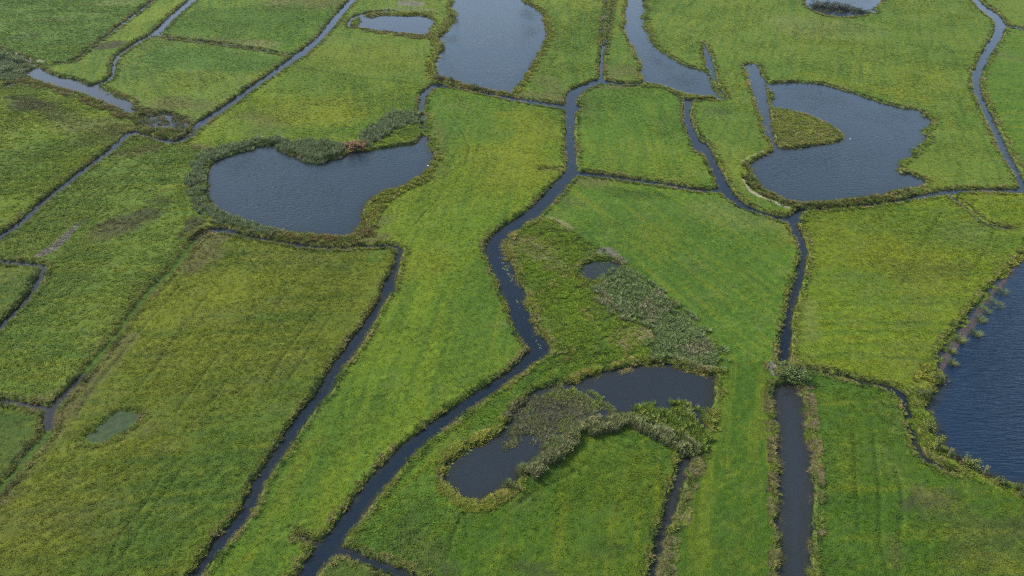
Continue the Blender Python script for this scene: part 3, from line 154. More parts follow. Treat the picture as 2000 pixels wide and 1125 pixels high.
DAM = [(-35.4, 256.7, 2.13), (-31.6, 256.2, 2.13)]
REEDS = [('L', [(-78.8, 95.1, 0.5), (-78.6, 97.4, 0.52), (-76.8, 100.8, 0.6), (-74.6, 101.3, 0.5), (-72.3, 100.3, 0.5), (-71.3, 97.9, 0.5), (-72.0, 96.8, 0.55), (-74.1, 93.7, 0.55), (-77.0, 91.9, 0.51), (-79.4, 92.6, 0.5), (-80.5, 93.8, 0.5)], 'lowgreen', 2.5, 0.6, 0.8, 'rushy rim around the small murky green pond'), ('P', [(164.1, 416.9), (165.5, 411.0), (170.4, 403.7), (176.5, 402.2), (186.4, 405.1), (194.5, 406.6), (199.2, 411.0), (192.1, 408.0), (186.9, 413.9), (178.4, 415.4), (172.4, 420.0)], 'darkreed', 0.4, 1.3, 0.9, 'dark reeds below the bushes in the far pond at top right'), ('P', [(-82.7, 230.1), (-74.0, 231.3), (-64.6, 231.3), (-57.8, 230.1), (-56.0, 225.6), (-55.2, 219.0), (-58.8, 216.4), (-62.1, 213.3), (-66.9, 214.8), (-72.8, 219.0), (-79.9, 226.7)], 'greyreed', 1.6, 2.3, 0.9, 'tall grey-green reed bed bulging into the notch of the heart-shaped pond'), ('P', [(-52.8, 233.6), (-49.2, 247.2), (-44.6, 256.4), (-39.9, 259.9), (-34.6, 253.7), (-33.4, 247.2), (-38.9, 243.4), (-42.1, 238.4), (-45.5, 229.0), (-49.2, 226.2)], 'greyreed', 1.5, 2.2, 0.9, 'tall grey-green reed bank arching behind the right lobe of the heart-shaped pond'), ('P', [(-47.4, 223.4), (-36.9, 227.8), (-32.5, 229.6), (-32.6, 237.2), (-33.9, 247.2), (-35.6, 244.6), (-41.9, 236.6), (-46.2, 227.3)], 'lowgreen', 1.8, 0.8, 0.85, 'low bright green marsh plants on the right lobe of the heart-shaped pond'), ('L', [(-81.7, 230.1, 4.8), (-90.5, 227.3, 6.64), (-94.9, 223.9, 6.83), (-99.0, 219.6, 6.32), (-100.2, 212.3, 4.6), (-98.4, 202.9, 3.76), (-95.1, 193.7, 3.67), (-90.0, 185.1, 3.37), (-84.1, 177.8, 3.59), (-78.0, 174.0, 4.19), (-70.5, 171.1, 3.04), (-65.2, 168.2, 2.56)], 'greyreed', 1.5, 1.7, 0.88, 'broad grey-green reed fringe along the left shore of the heart-shaped pond'), ('L', [(-65.2, 168.2, 2.57), (-58.0, 165.9, 3.3), (-51.2, 165.0, 3.41), (-44.8, 164.1, 3.57), (-40.8, 166.6, 3.95), (-39.9, 172.5, 3.53)], 'brownreed', 1.9, 1.4, 0.85, 'brown reed fringe along the bottom shore of the heart-shaped pond'), ('L', [(-40.0, 173.2, 2.38), (-40.1, 181.0, 3.71), (-37.4, 189.3, 3.06), (-32.9, 195.5, 2.86), (-27.8, 202.0, 2.85), (-24.8, 211.8, 2.59), (-24.4, 219.0, 1.91)], 'olivereed', 1.9, 1.3, 0.85, 'olive and brown reed fringe up the right shore of the heart-shaped pond'), ('L', [(-26.2, 222.3, 1.83), (-27.3, 229.0, 2.35), (-29.0, 237.2, 1.93), (-30.7, 247.2, 1.49)], 'lowgreen', 1.6, 0.9, 0.8, 'leafy bank plants beside the inlet of the heart-shaped pond'), ('P', [(-236.5, 329.8), (-230.3, 327.8), (-218.5, 317.9), (-208.5, 308.6), (-208.4, 303.1), (-205.5, 297.9), (-204.0, 291.1), (-207.9, 291.1), (-217.6, 297.9)], 'greyreed', 0.5, 2.0, 0.85, 'dense grey-green reed bed at the upper left edge'), ('L', [(-204.9, 292.8, 4.04), (-195.3, 288.6, 3.8), (-183.0, 282.1, 3.93), (-171.4, 274.4, 3.56), (-160.4, 267.0, 3.34), (-148.3, 257.8, 3.48), (-140.9, 252.4, 3.97)], 'brownreed', 0.7, 1.7, 0.85, 'brown reed fringe below the wide pool at upper left'), ('P', [(-142.5, 255.1), (-140.8, 260.6), (-143.1, 264.8), (-136.7, 260.6), (-127.3, 256.4), (-118.7, 251.1), (-113.4, 244.6), (-112.2, 236.0), (-114.0, 231.9), (-120.3, 232.4), (-127.5, 236.0), (-136.4, 243.4), (-143.8, 251.1)], 'darkreed', 0.5, 1.5, 0.5, 'dark olive reed bed beside the bend of the diagonal ditch'), ('L', [(-201.1, 305.8, 2.11), (-187.3, 297.0, 1.67), (-174.3, 289.1, 1.65)], 'lowgreen', 0.6, 0.9, 0.9, 'yellow-green bank plants above the wide pool at upper left'), ('L', [(-167.4, 285.3, 1.74), (-153.0, 273.9, 1.76), (-145.6, 267.0, 2.58)], 'olivereed', 0.6, 1.3, 0.9, 'olive bank reeds at the lower end of the wide pool'), ('L', [(-34.5, 426.2, 3.88), (-31.9, 399.4, 4.47), (-33.5, 372.8, 6.03), (-38.0, 353.7, 5.81), (-34.9, 340.3, 3.83), (-35.2, 321.8, 4.51), (-35.4, 304.9, 4.1), (-30.8, 292.8, 3.49)], 'olivereed', 0.55, 1.6, 0.85, 'ragged olive reed belt down the left shore of the big far pond'), ('L', [(-78.2, 371.6, 2.66), (-69.4, 364.0, 3.92), (-58.9, 361.1, 4.25), (-44.7, 354.8, 5.21), (-39.5, 356.0, 9.26)], 'brownreed', 0.6, 1.3, 0.9, 'dark brown reed fringe along the near shore of the oval pond'), ('L', [(-78.8, 395.5, 3.33), (-71.2, 398.3, 3.97), (-56.8, 399.4, 5.07), (-45.7, 398.3, 9.39)], 'olivereed', 0.5, 1.3, 0.85, 'thin reed fringe along the far shore of the oval pond'), ('L', [(-31.0, 294.4, 4.13), (-25.5, 289.4, 4.31), (-18.5, 284.5, 3.78), (-9.5, 279.5, 3.57), (0.0, 274.4, 2.68), (1.1, 273.3, 1.82)], 'brownreed', 0.7, 1.4, 0.75, 'patchy brown reeds along the foot of the big far pond'), ('L', [(6.3, 432.6, 3.25), (13.5, 412.4, 3.16), (17.6, 391.1, 2.82), (18.8, 367.9, 2.33), (16.8, 346.9, 2.06), (12.3, 323.8, 2.07), (7.5, 301.4, 2.01), (3.3, 284.5, 1.99), (1.1, 276.7, 1.6)], 'olivereed', 0.7, 1.4, 0.9, 'long reed belt down the right shore of the big far pond'), ('L', [(63.5, 429.4, 1.39), (57.0, 377.9, 1.26), (55.9, 351.4, 1.13), (55.9, 325.8, 1.45), (54.7, 304.9, 1.18), (52.6, 292.8, 0.9)], 'strawgrass', 0.7, 0.9, 0.75, 'pale straw fringe along the left bank of the forked water strip'), ('L', [(75.6, 429.4, 2.62), (70.2, 391.1, 3.15), (68.4, 372.8, 3.22), (67.7, 346.9, 3.15), (70.1, 327.8, 2.62), (76.0, 310.8, 2.9), (82.9, 304.2, 3.24)], 'lowgreen', 0.6, 1.0, 0.85, 'yellow-green fringe along the right bank of the forked water strip'), ('L', [(52.8, 286.5, 3.27), (60.8, 284.2, 3.93), (67.6, 276.4, 4.17), (74.7, 271.8, 3.97), (81.5, 271.2, 3.03)], 'olivereed', 0.8, 1.2, 0.85, 'olive reeds along the foot of the forked water strip'), ('L', [(83.0, 299.6, 1.73), (82.6, 287.8, 2.21), (82.4, 275.1, 1.65)], 'lowgreen', 0.8, 1.0, 0.9, 'green reed strip between the forked water and the pointed inlet'), ('L', [(100.4, 308.6, 0.96), (96.6, 287.8, 0.93), (94.2, 269.2, 0.88), (89.5, 243.4, 0.91), (87.6, 230.1, 0.89)], 'strawgrass', 0.9, 0.9, 0.85, 'straw-coloured fringe along the narrow arm of the island pond'), ('L', [(153.1, 256.4, 2.28), (153.4, 249.8, 1.73), (146.6, 239.6, 1.94), (140.2, 229.0, 1.94), (134.3, 222.3, 2.0), (134.9, 224.5, 1.87), (128.7, 216.9, 1.47), (123.5, 208.7, 1.04)], 'lowgreen', 0.8, 1.0, 0.8, 'ragged green fringe on the right shore of the island pond'), ('L', [(76.1, 190.2, 3.24), (79.1, 186.6, 3.51), (84.5, 184.9, 3.44), (91.4, 185.1, 3.23), (97.2, 185.9, 3.06), (104.3, 187.6, 2.89), (111.9, 190.4, 2.28), (118.2, 193.5, 1.67)], 'darkreed', 1.5, 1.7, 0.92, 'dark tall reed belt along the bottom shore of the island pond'), ('L', [(75.1, 210.7, 1.47), (73.3, 202.0, 1.77), (74.2, 196.4, 2.44), (76.4, 191.8, 2.69)], 'darkreed', 1.5, 1.7, 0.9, 'dark reeds beside the sandy path at the island pond'), ('P', [(96.5, 256.4), (99.8, 260.6), (103.0, 259.2), (106.7, 256.4), (110.4, 252.4), (113.3, 246.5), (114.9, 241.5), (115.1, 233.6), (110.1, 229.6), (105.9, 228.4), (100.5, 226.2), (95.3, 224.5), (90.9, 225.0), (90.3, 229.0), (93.1, 243.4)], 'islandgrass', 0.9, 0.8, 0.75, 'rough yellowish and brown growth covering the island'), ('P', [(20.0, 143.4), (26.6, 151.8), (31.8, 147.6), (39.6, 135.0), (44.1, 123.2), (45.3, 118.3), (43.5, 113.0), (37.6, 113.7), (31.5, 115.6), (28.3, 117.6), (30.8, 123.6), (29.9, 128.3), (23.2, 132.2)], 'wedgereed', 2.6, 1.7, 0.93, 'dense grey-green reed wedge along the edge of the smooth green meadow'), ('P', [(-0.7, 164.5), (6.5, 176.1), (11.5, 174.6), (20.4, 162.4), (26.0, 152.0), (22.0, 139.1), (26.5, 127.2), (30.6, 116.6), (21.6, 114.7), (13.8, 111.4), (10.0, 116.6), (9.2, 121.4), (5.7, 132.6), (3.0, 146.0)], 'marshgrass', 1.1, 0.75, 0.7, 'tussocks of rough sedge scattered over the marsh wedge'), ('L', [(12.6, 109.2, 0.9), (18.2, 112.1, 1.16), (22.9, 113.8, 1.37), (28.9, 115.5, 1.45), (33.5, 115.3, 1.8), (37.3, 114.0, 1.79), (41.5, 112.3, 2.04)], 'strawgrass', 4.5, 0.8, 0.95, 'yellowish reed fringe along the top shore of the oxbow pond'), ('P', [(12.6, 108.8), (14.4, 107.4), (16.4, 105.4), (17.6, 103.5), (18.8, 102.2), (19.2, 100.8), (17.0, 99.7), (14.6, 97.5), (11.3, 95.1), (5.1, 93.3), (2.6, 94.0), (0.0, 92.6), (-1.9, 91.6), (-1.1, 93.6), (-2.4, 94.0), (-1.2, 96.8), (0.0, 100.5), (1.6, 102.7), (3.5, 104.7), (5.5, 106.6), (8.3, 108.0)], 'twigreed', 4.2, 1.2, 0.78, 'grey twiggy reed thicket standing in the left half of the oxbow pond'), ('L', [(0.7, 83.7, 1.64), (3.7, 86.4, 2.21), (7.0, 90.0, 2.53), (10.2, 93.3, 2.65), (13.4, 95.7, 2.53), (16.7, 97.1, 2.4), (19.8, 97.4, 2.2), (23.5, 97.5, 2.25), (25.0, 96.8, 2.22), (27.8, 95.0, 2.17), (30.3, 93.0, 2.4), (32.5, 91.3, 2.05)], 'beltreed', 4.5, 2.3, 1.1, 'tall curved reed belt wrapping the vivid green meadow'), ('P', [(23.0, 101.4), (28.1, 103.0), (31.9, 103.2), (35.1, 103.0), (36.3, 101.2), (36.8, 98.6), (37.7, 96.8), (35.3, 91.6), (33.3, 90.2), (31.5, 90.5), (30.2, 92.6), (27.9, 95.4), (25.1, 97.5), (23.5, 97.5), (20.5, 98.6)], 'limereed', 3.2, 1.9, 1.05, 'dense green reed mass in the right half of the oxbow pond'), ('L', [(42.9, 112.0, 0.72), (41.6, 106.6, 0.85), (40.2, 102.7, 0.82), (38.6, 99.0, 0.96), (37.5, 95.7, 0.99), (35.4, 91.6, 0.96)], 'olivereed', 4.0, 0.9, 0.95, 'olive reed fringe on the right shore of the oxbow pond'), ('L', [(-1.4, 97.6, 0.57), (-4.7, 94.4, 0.5), (-8.2, 92.4, 0.5), (-11.5, 89.1, 0.5), (-12.8, 86.1, 0.5), (-12.4, 83.7, 0.5), (-11.2, 81.2, 0.5), (-8.7, 79.0, 0.5), (-6.4, 78.2, 0.56), (-4.3, 78.5, 0.61), (-1.8, 80.4, 0.71), (0.0, 81.9, 0.81), (1.4, 83.4, 0.81)], 'olivereed', 4.0, 0.7, 0.8, 'olive and brown reed rim around the left end of the oxbow pond'), ('L', [(52.8, 108.2, 0.58), (50.0, 99.0, 0.51), (49.8, 97.9, 0.5), (48.4, 91.0, 0.5), (45.5, 81.6, 0.5), (43.1, 73.3, 0.5), (41.0, 65.2, 0.5), (40.0, 62.1, 0.5)], 'brownbank', 5.0, 0.55, 0.9, 'tussocky brown-green fringe on the left bank of the wide canal'), ('L', [(59.1, 107.0, 0.95), (58.5, 103.5, 0.86), (57.4, 98.6, 0.72), (56.3, 94.3, 0.6), (54.5, 87.7, 0.64), (52.4, 81.6, 0.61), (50.6, 75.9, 0.58), (46.9, 65.2, 0.54), (45.8, 62.1, 0.53)], 'mixreed', 5.5, 0.65, 0.95, 'mixed brown and green reed fringe on the right bank of the wide canal'), ('L', [(83.3, 108.2, 1.71), (86.9, 112.4, 1.69), (87.4, 109.9, 2.34)], 'olivereed', 1.8, 1.2, 0.85, 'olive reeds at the upper corner of the lake bank'), ('L', [(81.3, 106.6, 2.09), (80.7, 102.7, 2.08), (78.7, 99.0, 2.51), (78.1, 95.4, 2.7), (78.1, 96.1, 2.44), (77.5, 92.6, 1.88)], 'lowgreen', 2.4, 1.0, 0.9, 'leafy green growth on the lake bank beside the small ditch'), ('L', [(78.1, 90.1, 1.51), (80.2, 86.9, 1.88), (82.8, 84.4, 1.86), (85.3, 82.9, 1.85), (87.9, 80.3, 2.54), (90.4, 77.1, 2.66)], 'lowgreen', 2.4, 1.0, 0.9, 'green bank growth along the bottom shore of the dark blue lake'), ('L', [(135.8, 161.3, 0.53), (127.4, 154.2, 0.5), (121.4, 148.6, 0.5), (114.7, 141.9, 0.5), (107.7, 134.9, 0.5), (101.2, 128.5, 0.5), (94.2, 121.3, 0.5), (89.9, 116.5, 0.5), (86.3, 112.6, 0.5)], 'lowgreen', 2.4, 0.55, 0.85, 'yellow-green grass lip above the muddy lake shore'), ('L', [(132.3, 155.3, 3.66), (127.8, 151.3, 3.05), (123.2, 146.7, 1.8)], 'olivereed', 1.5, 1.3, 0.95, 'broad green reed patch standing in the lake at the right edge'), ('L', [(34.4, 89.0, 0.62), (31.8, 84.6, 0.65), (29.7, 80.1, 0.81), (27.8, 75.9, 0.96), (25.6, 72.0, 1.06), (24.5, 68.2, 1.04), (23.5, 65.2, 1.02), (22.5, 62.1, 0.99)], 'mixreed', 5.0, 0.6, 0.85, 'straggling yellow and brown weeds on the right bank of the oxbow outlet ditch'), ('L', [(161.9, 409.2, 2.66), (167.3, 397.2, 3.26), (178.5, 392.2, 3.16), (193.0, 399.4, 3.25)], 'darkreed', 0.45, 1.3, 0.9, 'dark reed line along the near shore of the far pond at top right'), ('L', [(4.3, 176.7, 1.47), (-0.7, 167.1, 1.91), (-1.6, 159.8, 1.35), (0.6, 151.3, 1.39), (3.1, 142.3, 1.05), (4.2, 135.0, 1.0), (5.8, 127.2, 1.0), (8.1, 121.4, 1.01)], 'strawgrass', 1.8, 1.0, 0.95, 'straw-coloured reed fringe along the marsh side of the main ditch'), ('L', [(-84.6, 168.8, 3.33), (-85.0, 161.7, 1.85)], 'brownreed', 1.5, 1.2, 0.8, 'brown reeds at the head of the duckweed ditch'), ('L', [(54.2, 113.2, 1.56), (54.6, 110.7, 1.34)], 'brownreed', 1.6, 0.9, 0.6, 'dry brown weeds beside the plank on the canal dam')]
SHRUBS = [((56.0, 110.7), 3.6, 2.6, 'willow', 'round grey-green bush on the dam above the wide canal, left of two'), ((58.5, 109.3), 4.6, 3.0, 'willow', 'broad drooping green bush at the top right corner of the wide canal'), ((58.3, 113.2), 3.0, 1.5, 'yellow', 'low yellow-leaved bush behind the green bushes on the canal dam'), ((-53.9, 223.5), 5.4, 3.0, 'rust', 'rusty brown bush on the notch of the heart-shaped pond, left of two'), ((-50.7, 223.9), 4.8, 2.8, 'rust', 'rusty brown bush on the notch of the heart-shaped pond, right of two'), ((78.5, 95.0), 2.4, 2.4, 'lime', 'slim yellow-green bush nearest the narrow part of the lake bank'), ((77.6, 90.5), 2.6, 3.0, 'lime', 'tall yellow-green bush on the lake bank bend'), ((79.0, 88.8), 1.3, 1.9, 'pale', 'small pale upright shrub right of the tall bush on the lake bank'), ((80.2, 87.7), 1.8, 1.2, 'brown', 'low brown shrub between two green ones on the lake bank'), ((81.5, 86.4), 2.8, 2.2, 'lime', 'wide yellow-green bush on the lake bank, biggest above the bottom shore'), ((83.3, 84.7), 1.2, 1.7, 'pale', 'small pale upright shrub farthest right on the lake bank'), ((85.1, 82.6), 2.0, 1.4, 'olive', 'low olive bush on the lake bank near the right edge'), ((87.3, 81.0), 2.4, 1.4, 'olive', 'low olive bush on the lake bank at the right edge'), ((78.9, 95.8), 2.2, 2.2, 'olive', 'olive bush on the lake bank above the slim yellow-green one'), ((81.6, 104.7), 2.6, 1.8, 'olive', 'dark olive bush at the upper end of the lake bank by the small ditch'), ((87.1, 109.3), 2.4, 1.7, 'olive', 'olive bush leaning over the lake at the lower end of the mud'), ((167.1, 413.2), 7.0, 3.6, 'dark', 'dark bush standing farthest left in the far pond at top right'), ((169.6, 409.8), 6.5, 3.4, 'dark', 'dark bush second from left in the far pond at top right'), ((173.1, 408.7), 8.5, 4.6, 'dark', 'tallest dark bush in the far pond at top right, third from left'), ((177.5, 405.5), 7.5, 4.2, 'dark', 'dark pointed bush in the middle of the far pond at top right'), ((181.5, 406.6), 5.0, 3.8, 'dark', 'narrow dark bush right of the pointed one in the far pond'), ((185.0, 403.3), 7.5, 3.0, 'dark', 'wide low dark bush fourth from right in the far pond at top right'), ((188.6, 401.2), 5.5, 2.2, 'dark', 'low dark bush second from right in the far pond at top right'), ((191.3, 399.1), 5.0, 1.8, 'olive', 'lowest olive bush farthest right in the far pond at top right'), ((-225.1, 319.4), 6.5, 3.4, 'willow', 'grey-green bush at the upper left edge among reeds, farther of two at the edge'), ((-217.4, 315.1), 5.5, 3.0, 'willow', 'grey-green bush in the upper left reeds closest to the pale puddle'), ((-215.0, 302.7), 6.0, 3.2, 'willow', 'grey-green bush at the upper left edge, nearer of two at the edge'), ((-207.4, 300.0), 4.6, 2.2, 'willow', 'grey-green bush at the head of the wide pool at upper left'), ((-31.3, 391.1), 5.5, 2.4, 'lime', 'yellow-green bush jutting into the big far pond from its left shore'), ((-32.8, 338.2), 4.0, 2.2, 'lime', 'leafy bush on the left shore of the big far pond, halfway down'), ((-29.9, 291.9), 4.0, 2.4, 'brown', 'brown bush at the lower left corner of the big far pond'), ((-25.3, 290.2), 3.6, 2.2, 'olive', 'olive bush right of the brown one at the foot of the big far pond'), ((-15.1, 282.9), 3.4, 1.6, 'olive', 'small olive bush halfway along the foot of the big far pond'), ((-10.1, 279.0), 2.6, 1.4, 'olive', 'small olive bush nearest the right end of the foot of the big far pond')]
CLUMPS = [((118.5, 141.2), 2.6, 1.2, 'topmost of the small reed clumps standing in the lake mud'), ((113.5, 136.6), 3.0, 1.2, 'second reed clump from the top in the lake mud'), ((109.7, 133.2), 2.8, 1.2, 'third reed clump from the top in the lake mud'), ((106.5, 129.9), 2.8, 1.2, 'fourth reed clump from the top in the lake mud'), ((102.4, 125.0), 2.4, 1.1, 'star-shaped yellow-green reed clump in the lake, apart from the rest'), ((98.4, 121.6), 2.2, 1.0, 'reed clump just below the star-shaped one in the lake'), ((95.1, 118.3), 1.8, 1.1, 'second reed clump from the bottom in the lake mud'), ((92.1, 114.7), 1.6, 1.1, 'lowest of the small reed clumps standing in the lake mud')]
PADS = [[(-2.1, 165.0, 2.09), (-3.4, 159.8, 3.5), (-2.0, 152.5, 3.57), (0.0, 145.6, 2.71)], [(1.2, 139.1, 3.07), (2.9, 131.0, 2.99), (5.1, 123.6, 2.95), (6.6, 119.2, 2.19)], [(21.4, 252.4, 2.51), (19.8, 229.0, 2.33), (19.3, 213.8, 2.22)], [(27.4, 78.7, 0.67), (24.1, 72.0, 0.85), (22.5, 65.8, 1.03)], [(-40.7, 99.0, 1.55), (-43.1, 90.0, 1.17)], [(-47.8, 69.2, 1.5), (-48.4, 66.0, 1.47)], [(48.4, 75.9, 1.26), (44.4, 67.0, 2.36)], [(40.1, 109.9, 1.38), (38.6, 101.6, 1.05)]]
BIRDS = [((116.8, 232.4), 'white bird swimming off the tip of the island'), ((-27.0, 211.2), 'white bird on the right shore of the heart-shaped pond'), ((106.5, 190.0), 'white bird at the bottom shore of the island pond')]
PLANK = [(56.1, 116.3), (56.7, 113.9)]


# ------------------------------------------------------------------ helpers
_TAB = [rng.random((256, 256)) for _ in range(8)]
def vnoise(x, y, seed=0):
    t = _TAB[seed % 8]
    xi, yi = np.floor(x).astype(np.int64), np.floor(y).astype(np.int64)
    fx, fy = x - xi, y - yi
    fx = fx * fx * (3 - 2 * fx); fy = fy * fy * (3 - 2 * fy)
    a, b = xi & 255, yi & 255; a1, b1 = (a + 1) & 255, (b + 1) & 255
    return (t[a, b] * (1 - fx) + t[a1, b] * fx) * (1 - fy) + (t[a, b1] * (1 - fx) + t[a1, b1] * fx) * fy
def fbm(x, y, seed=0, octaves=4, gain=0.5):
    s, a, n = 0.0, 1.0, 0.0
    c, sn = math.cos(0.6), math.sin(0.6)
    for k in range(octaves):
        s = s + a * vnoise(x + 17.3 * k, y - 9.1 * k, seed + k); n += a; a *= gain
        x, y = (x * c - y * sn) * 2.03, (x * sn + y * c) * 2.03
    return s / n
def smooth(e0, e1, v):
    t = np.clip((v - e0) / (e1 - e0), 0, 1); return t * t * (3 - 2 * t)
def catmull(pts, closed, n=4):
    P = np.array(pts, float); m = len(P); out = []
    for i in range(m if closed else m - 1):
        if closed: p0, p1, p2, p3 = P[(i - 1) % m], P[i], P[(i + 1) % m], P[(i + 2) % m]
        else: p0, p1, p2, p3 = P[max(i - 1, 0)], P[i], P[i + 1], P[min(i + 2, m - 1)]
        for k in range(n):
            t = k / n
            out.append(0.5 * (2 * p1 + (p2 - p0) * t + (2 * p0 - 5 * p1 + 4 * p2 - p3) * t * t + (3 * p1 - p0 - 3 * p2 + p3) * t ** 3))
    if not closed: out.append(P[-1])
    return np.array(out)
def seg_dist(X, Y, a, b, wa=0.0, wb=0.0):
    dx, dy = b[0] - a[0], b[1] - a[1]; L2 = dx * dx + dy * dy + 1e-9
    t = np.clip(((X - a[0]) * dx + (Y - a[1]) * dy) / L2, 0, 1)
    return np.hypot(X - a[0] - t * dx, Y - a[1] - t * dy) - (wa + (wb - wa) * t)
def inside(X, Y, P):
    r = np.zeros(X.shape, bool); n = len(P)
    for i in range(n):
        x1, y1 = P[i]; x2, y2 = P[(i + 1) % n]
        if y1 == y2: continue
        c = ((y1 > Y) != (y2 > Y)) & (X < (x2 - x1) * (Y - y1) / (y2 - y1) + x1)
        r ^= c
    return r
def near(X, Y, P, m):
    return np.nonzero((X > P[:, 0].min() - m) & (X < P[:, 0].max() + m) & (Y > P[:, 1].min() - m) & (Y < P[:, 1].max() + m))[0]
def poly_sdf(X, Y, P, m=8.0):
    """negative inside the polygon, positive outside, capped at m"""
    d = np.full(X.shape, m); k = near(X, Y, P, m)
    if len(k) == 0: return d
    x, y = X[k], Y[k]; dd = np.full(x.shape, 1e9)
    for i in range(len(P)):
        a, b = P[i], P[(i + 1) % len(P)]
        j = np.nonzero((x > min(a[0], b[0]) - m) & (x < max(a[0], b[0]) + m) & (y > min(a[1], b[1]) - m) & (y < max(a[1], b[1]) + m))[0]
        if len(j): dd[j] = np.minimum(dd[j], seg_dist(x[j], y[j], a, b))
    ins = inside(x, y, P)
    d[k] = np.where(ins, -dd, np.minimum(dd, m))
    d[k] = np.maximum(d[k], -60)
    return d
def line_sdf(X, Y, L, m=8.0):
    """distance to the edge of a band whose third column is its width"""
    d = np.full(X.shape, m)
    for i in range(len(L) - 1):
        a, b = L[i], L[i + 1]; w = max(a[2], b[2]) / 2 + m
        k = np.nonzero((X > min(a[0], b[0]) - w) & (X < max(a[0], b[0]) + w) & (Y > min(a[1], b[1]) - w) & (Y < max(a[1], b[1]) + w))[0]
        if len(k): d[k] = np.minimum(d[k], seg_dist(X[k], Y[k], a, b, a[2] / 2, b[2] / 2))
    return d
def mesh_obj(name, verts, faces, mat=None, parent=None, smooth_shade=True, label=None, category=None, kind=None, group=None):
    me = bpy.data.meshes.new(name)
    verts = np.asarray(verts, np.float32)
    if isinstance(faces, np.ndarray):
        n, k = faces.shape
        me.vertices.add(len(verts)); me.vertices.foreach_set("co", verts.ravel())
        me.loops.add(n * k); me.loops.foreach_set("vertex_index", faces.ravel().astype(np.int32))
        me.polygons.add(n); me.polygons.foreach_set("loop_start", np.arange(0, n * k, k, dtype=np.int32))
        me.update(calc_edges=True)
    else:
        me.from_pydata([tuple(map(float, v)) for v in verts], [], faces); me.update()
    if smooth_shade: me.polygons.foreach_set("use_smooth", np.ones(len(me.polygons), bool))
    if mat: me.materials.append(mat)
    o = bpy.data.objects.new(name, me); COL.objects.link(o)
    tag(o, label, category, kind, group)
    if parent: o.parent = parent
    return o
def tag(o, label=None, category=None, kind=None, group=None):
    if label: o["label"] = label
    if category: o["category"] = category
    if kind: o["kind"] = kind
    if group: o["group"] = group
    return o
def color_attr(me, name, rgb):
    a = me.attributes.new(name, 'FLOAT_COLOR', 'POINT')
    c = np.ones((len(rgb), 4), np.float32); c[:, :3] = rgb
    a.data.foreach_set("color", c.ravel())
def float_attr(me, name, v):
    a = me.attributes.new(name, 'FLOAT', 'POINT'); a.data.foreach_set("value", np.asarray(v, np.float32))

# ------------------------------------------------------------------ materials
def new_mat(name):
    m = bpy.data.materials.new(name); m.use_nodes = True
    nt = m.node_tree; b = nt.nodes["Principled BSDF"]
    return m, nt.nodes, nt.links, b
def node(N, kind, **kw):
    n = N.new(kind)
    for k, v in kw.items():
        if hasattr(n, k): setattr(n, k, v)
        else: n.inputs[k].default_value = v
    return n
def mix_rgb(N, L, fac, a, b, mode='MIX'):
    m = N.new("ShaderNodeMix"); m.data_type = 'RGBA'; m.blend_type = mode
    for sock, v in (("Factor", fac), ("A", a), ("B", b)):
        if isinstance(v, (int, float)): m.inputs[sock].default_value = v
        elif isinstance(v, tuple): m.inputs[sock].default_value = v + (1,) if len(v) == 3 else v
        else: L.new(v, m.inputs[sock])
    return m.outputs["Result"]
def maprange(N, L, v, a, b, c, d):
    n = N.new("ShaderNodeMapRange"); L.new(v, n.inputs["Value"])
    for k, x in zip(("From Min", "From Max", "To Min", "To Max"), (a, b, c, d)): n.inputs[k].default_value = x
    return n.outputs[0]

def turf_material():
    m, N, L, b = new_mat("turf")
    at = node(N, "ShaderNodeAttribute", attribute_name="pigment")
    geo = N.new("ShaderNodeNewGeometry")
    n1 = node(N, "ShaderNodeTexNoise", Scale=0.9, Detail=5.0, Roughness=0.65)
    n2 = node(N, "ShaderNodeTexNoise", Scale=4.0, Detail=4.0, Roughness=0.7)
    L.new(geo.outputs["Position"], n1.inputs["Vector"]); L.new(geo.outputs["Position"], n2.inputs["Vector"])
    v = maprange(N, L, n1.outputs["Fac"], 0.3, 0.7, 0.75, 1.25)
    v2 = maprange(N, L, n2.outputs["Fac"], 0.3, 0.7, 0.68, 1.32)
    mu = node(N, "ShaderNodeMath", operation='MULTIPLY'); L.new(v, mu.inputs[0]); L.new(v2, mu.inputs[1])
    vm = node(N, "ShaderNodeVectorMath", operation='SCALE'); L.new(at.outputs["Color"], vm.inputs[0]); L.new(mu.outputs[0], vm.inputs["Scale"])
    L.new(vm.outputs[0], b.inputs["Base Color"])
    b.inputs["Roughness"].default_value = 0.85; b.inputs["Specular IOR Level"].default_value = 0.05
    bp = node(N, "ShaderNodeBump", Strength=1.0, Distance=0.35)
    L.new(n2.outputs["Fac"], bp.inputs["Height"]); L.new(bp.outputs[0], b.inputs["Normal"])
    return m
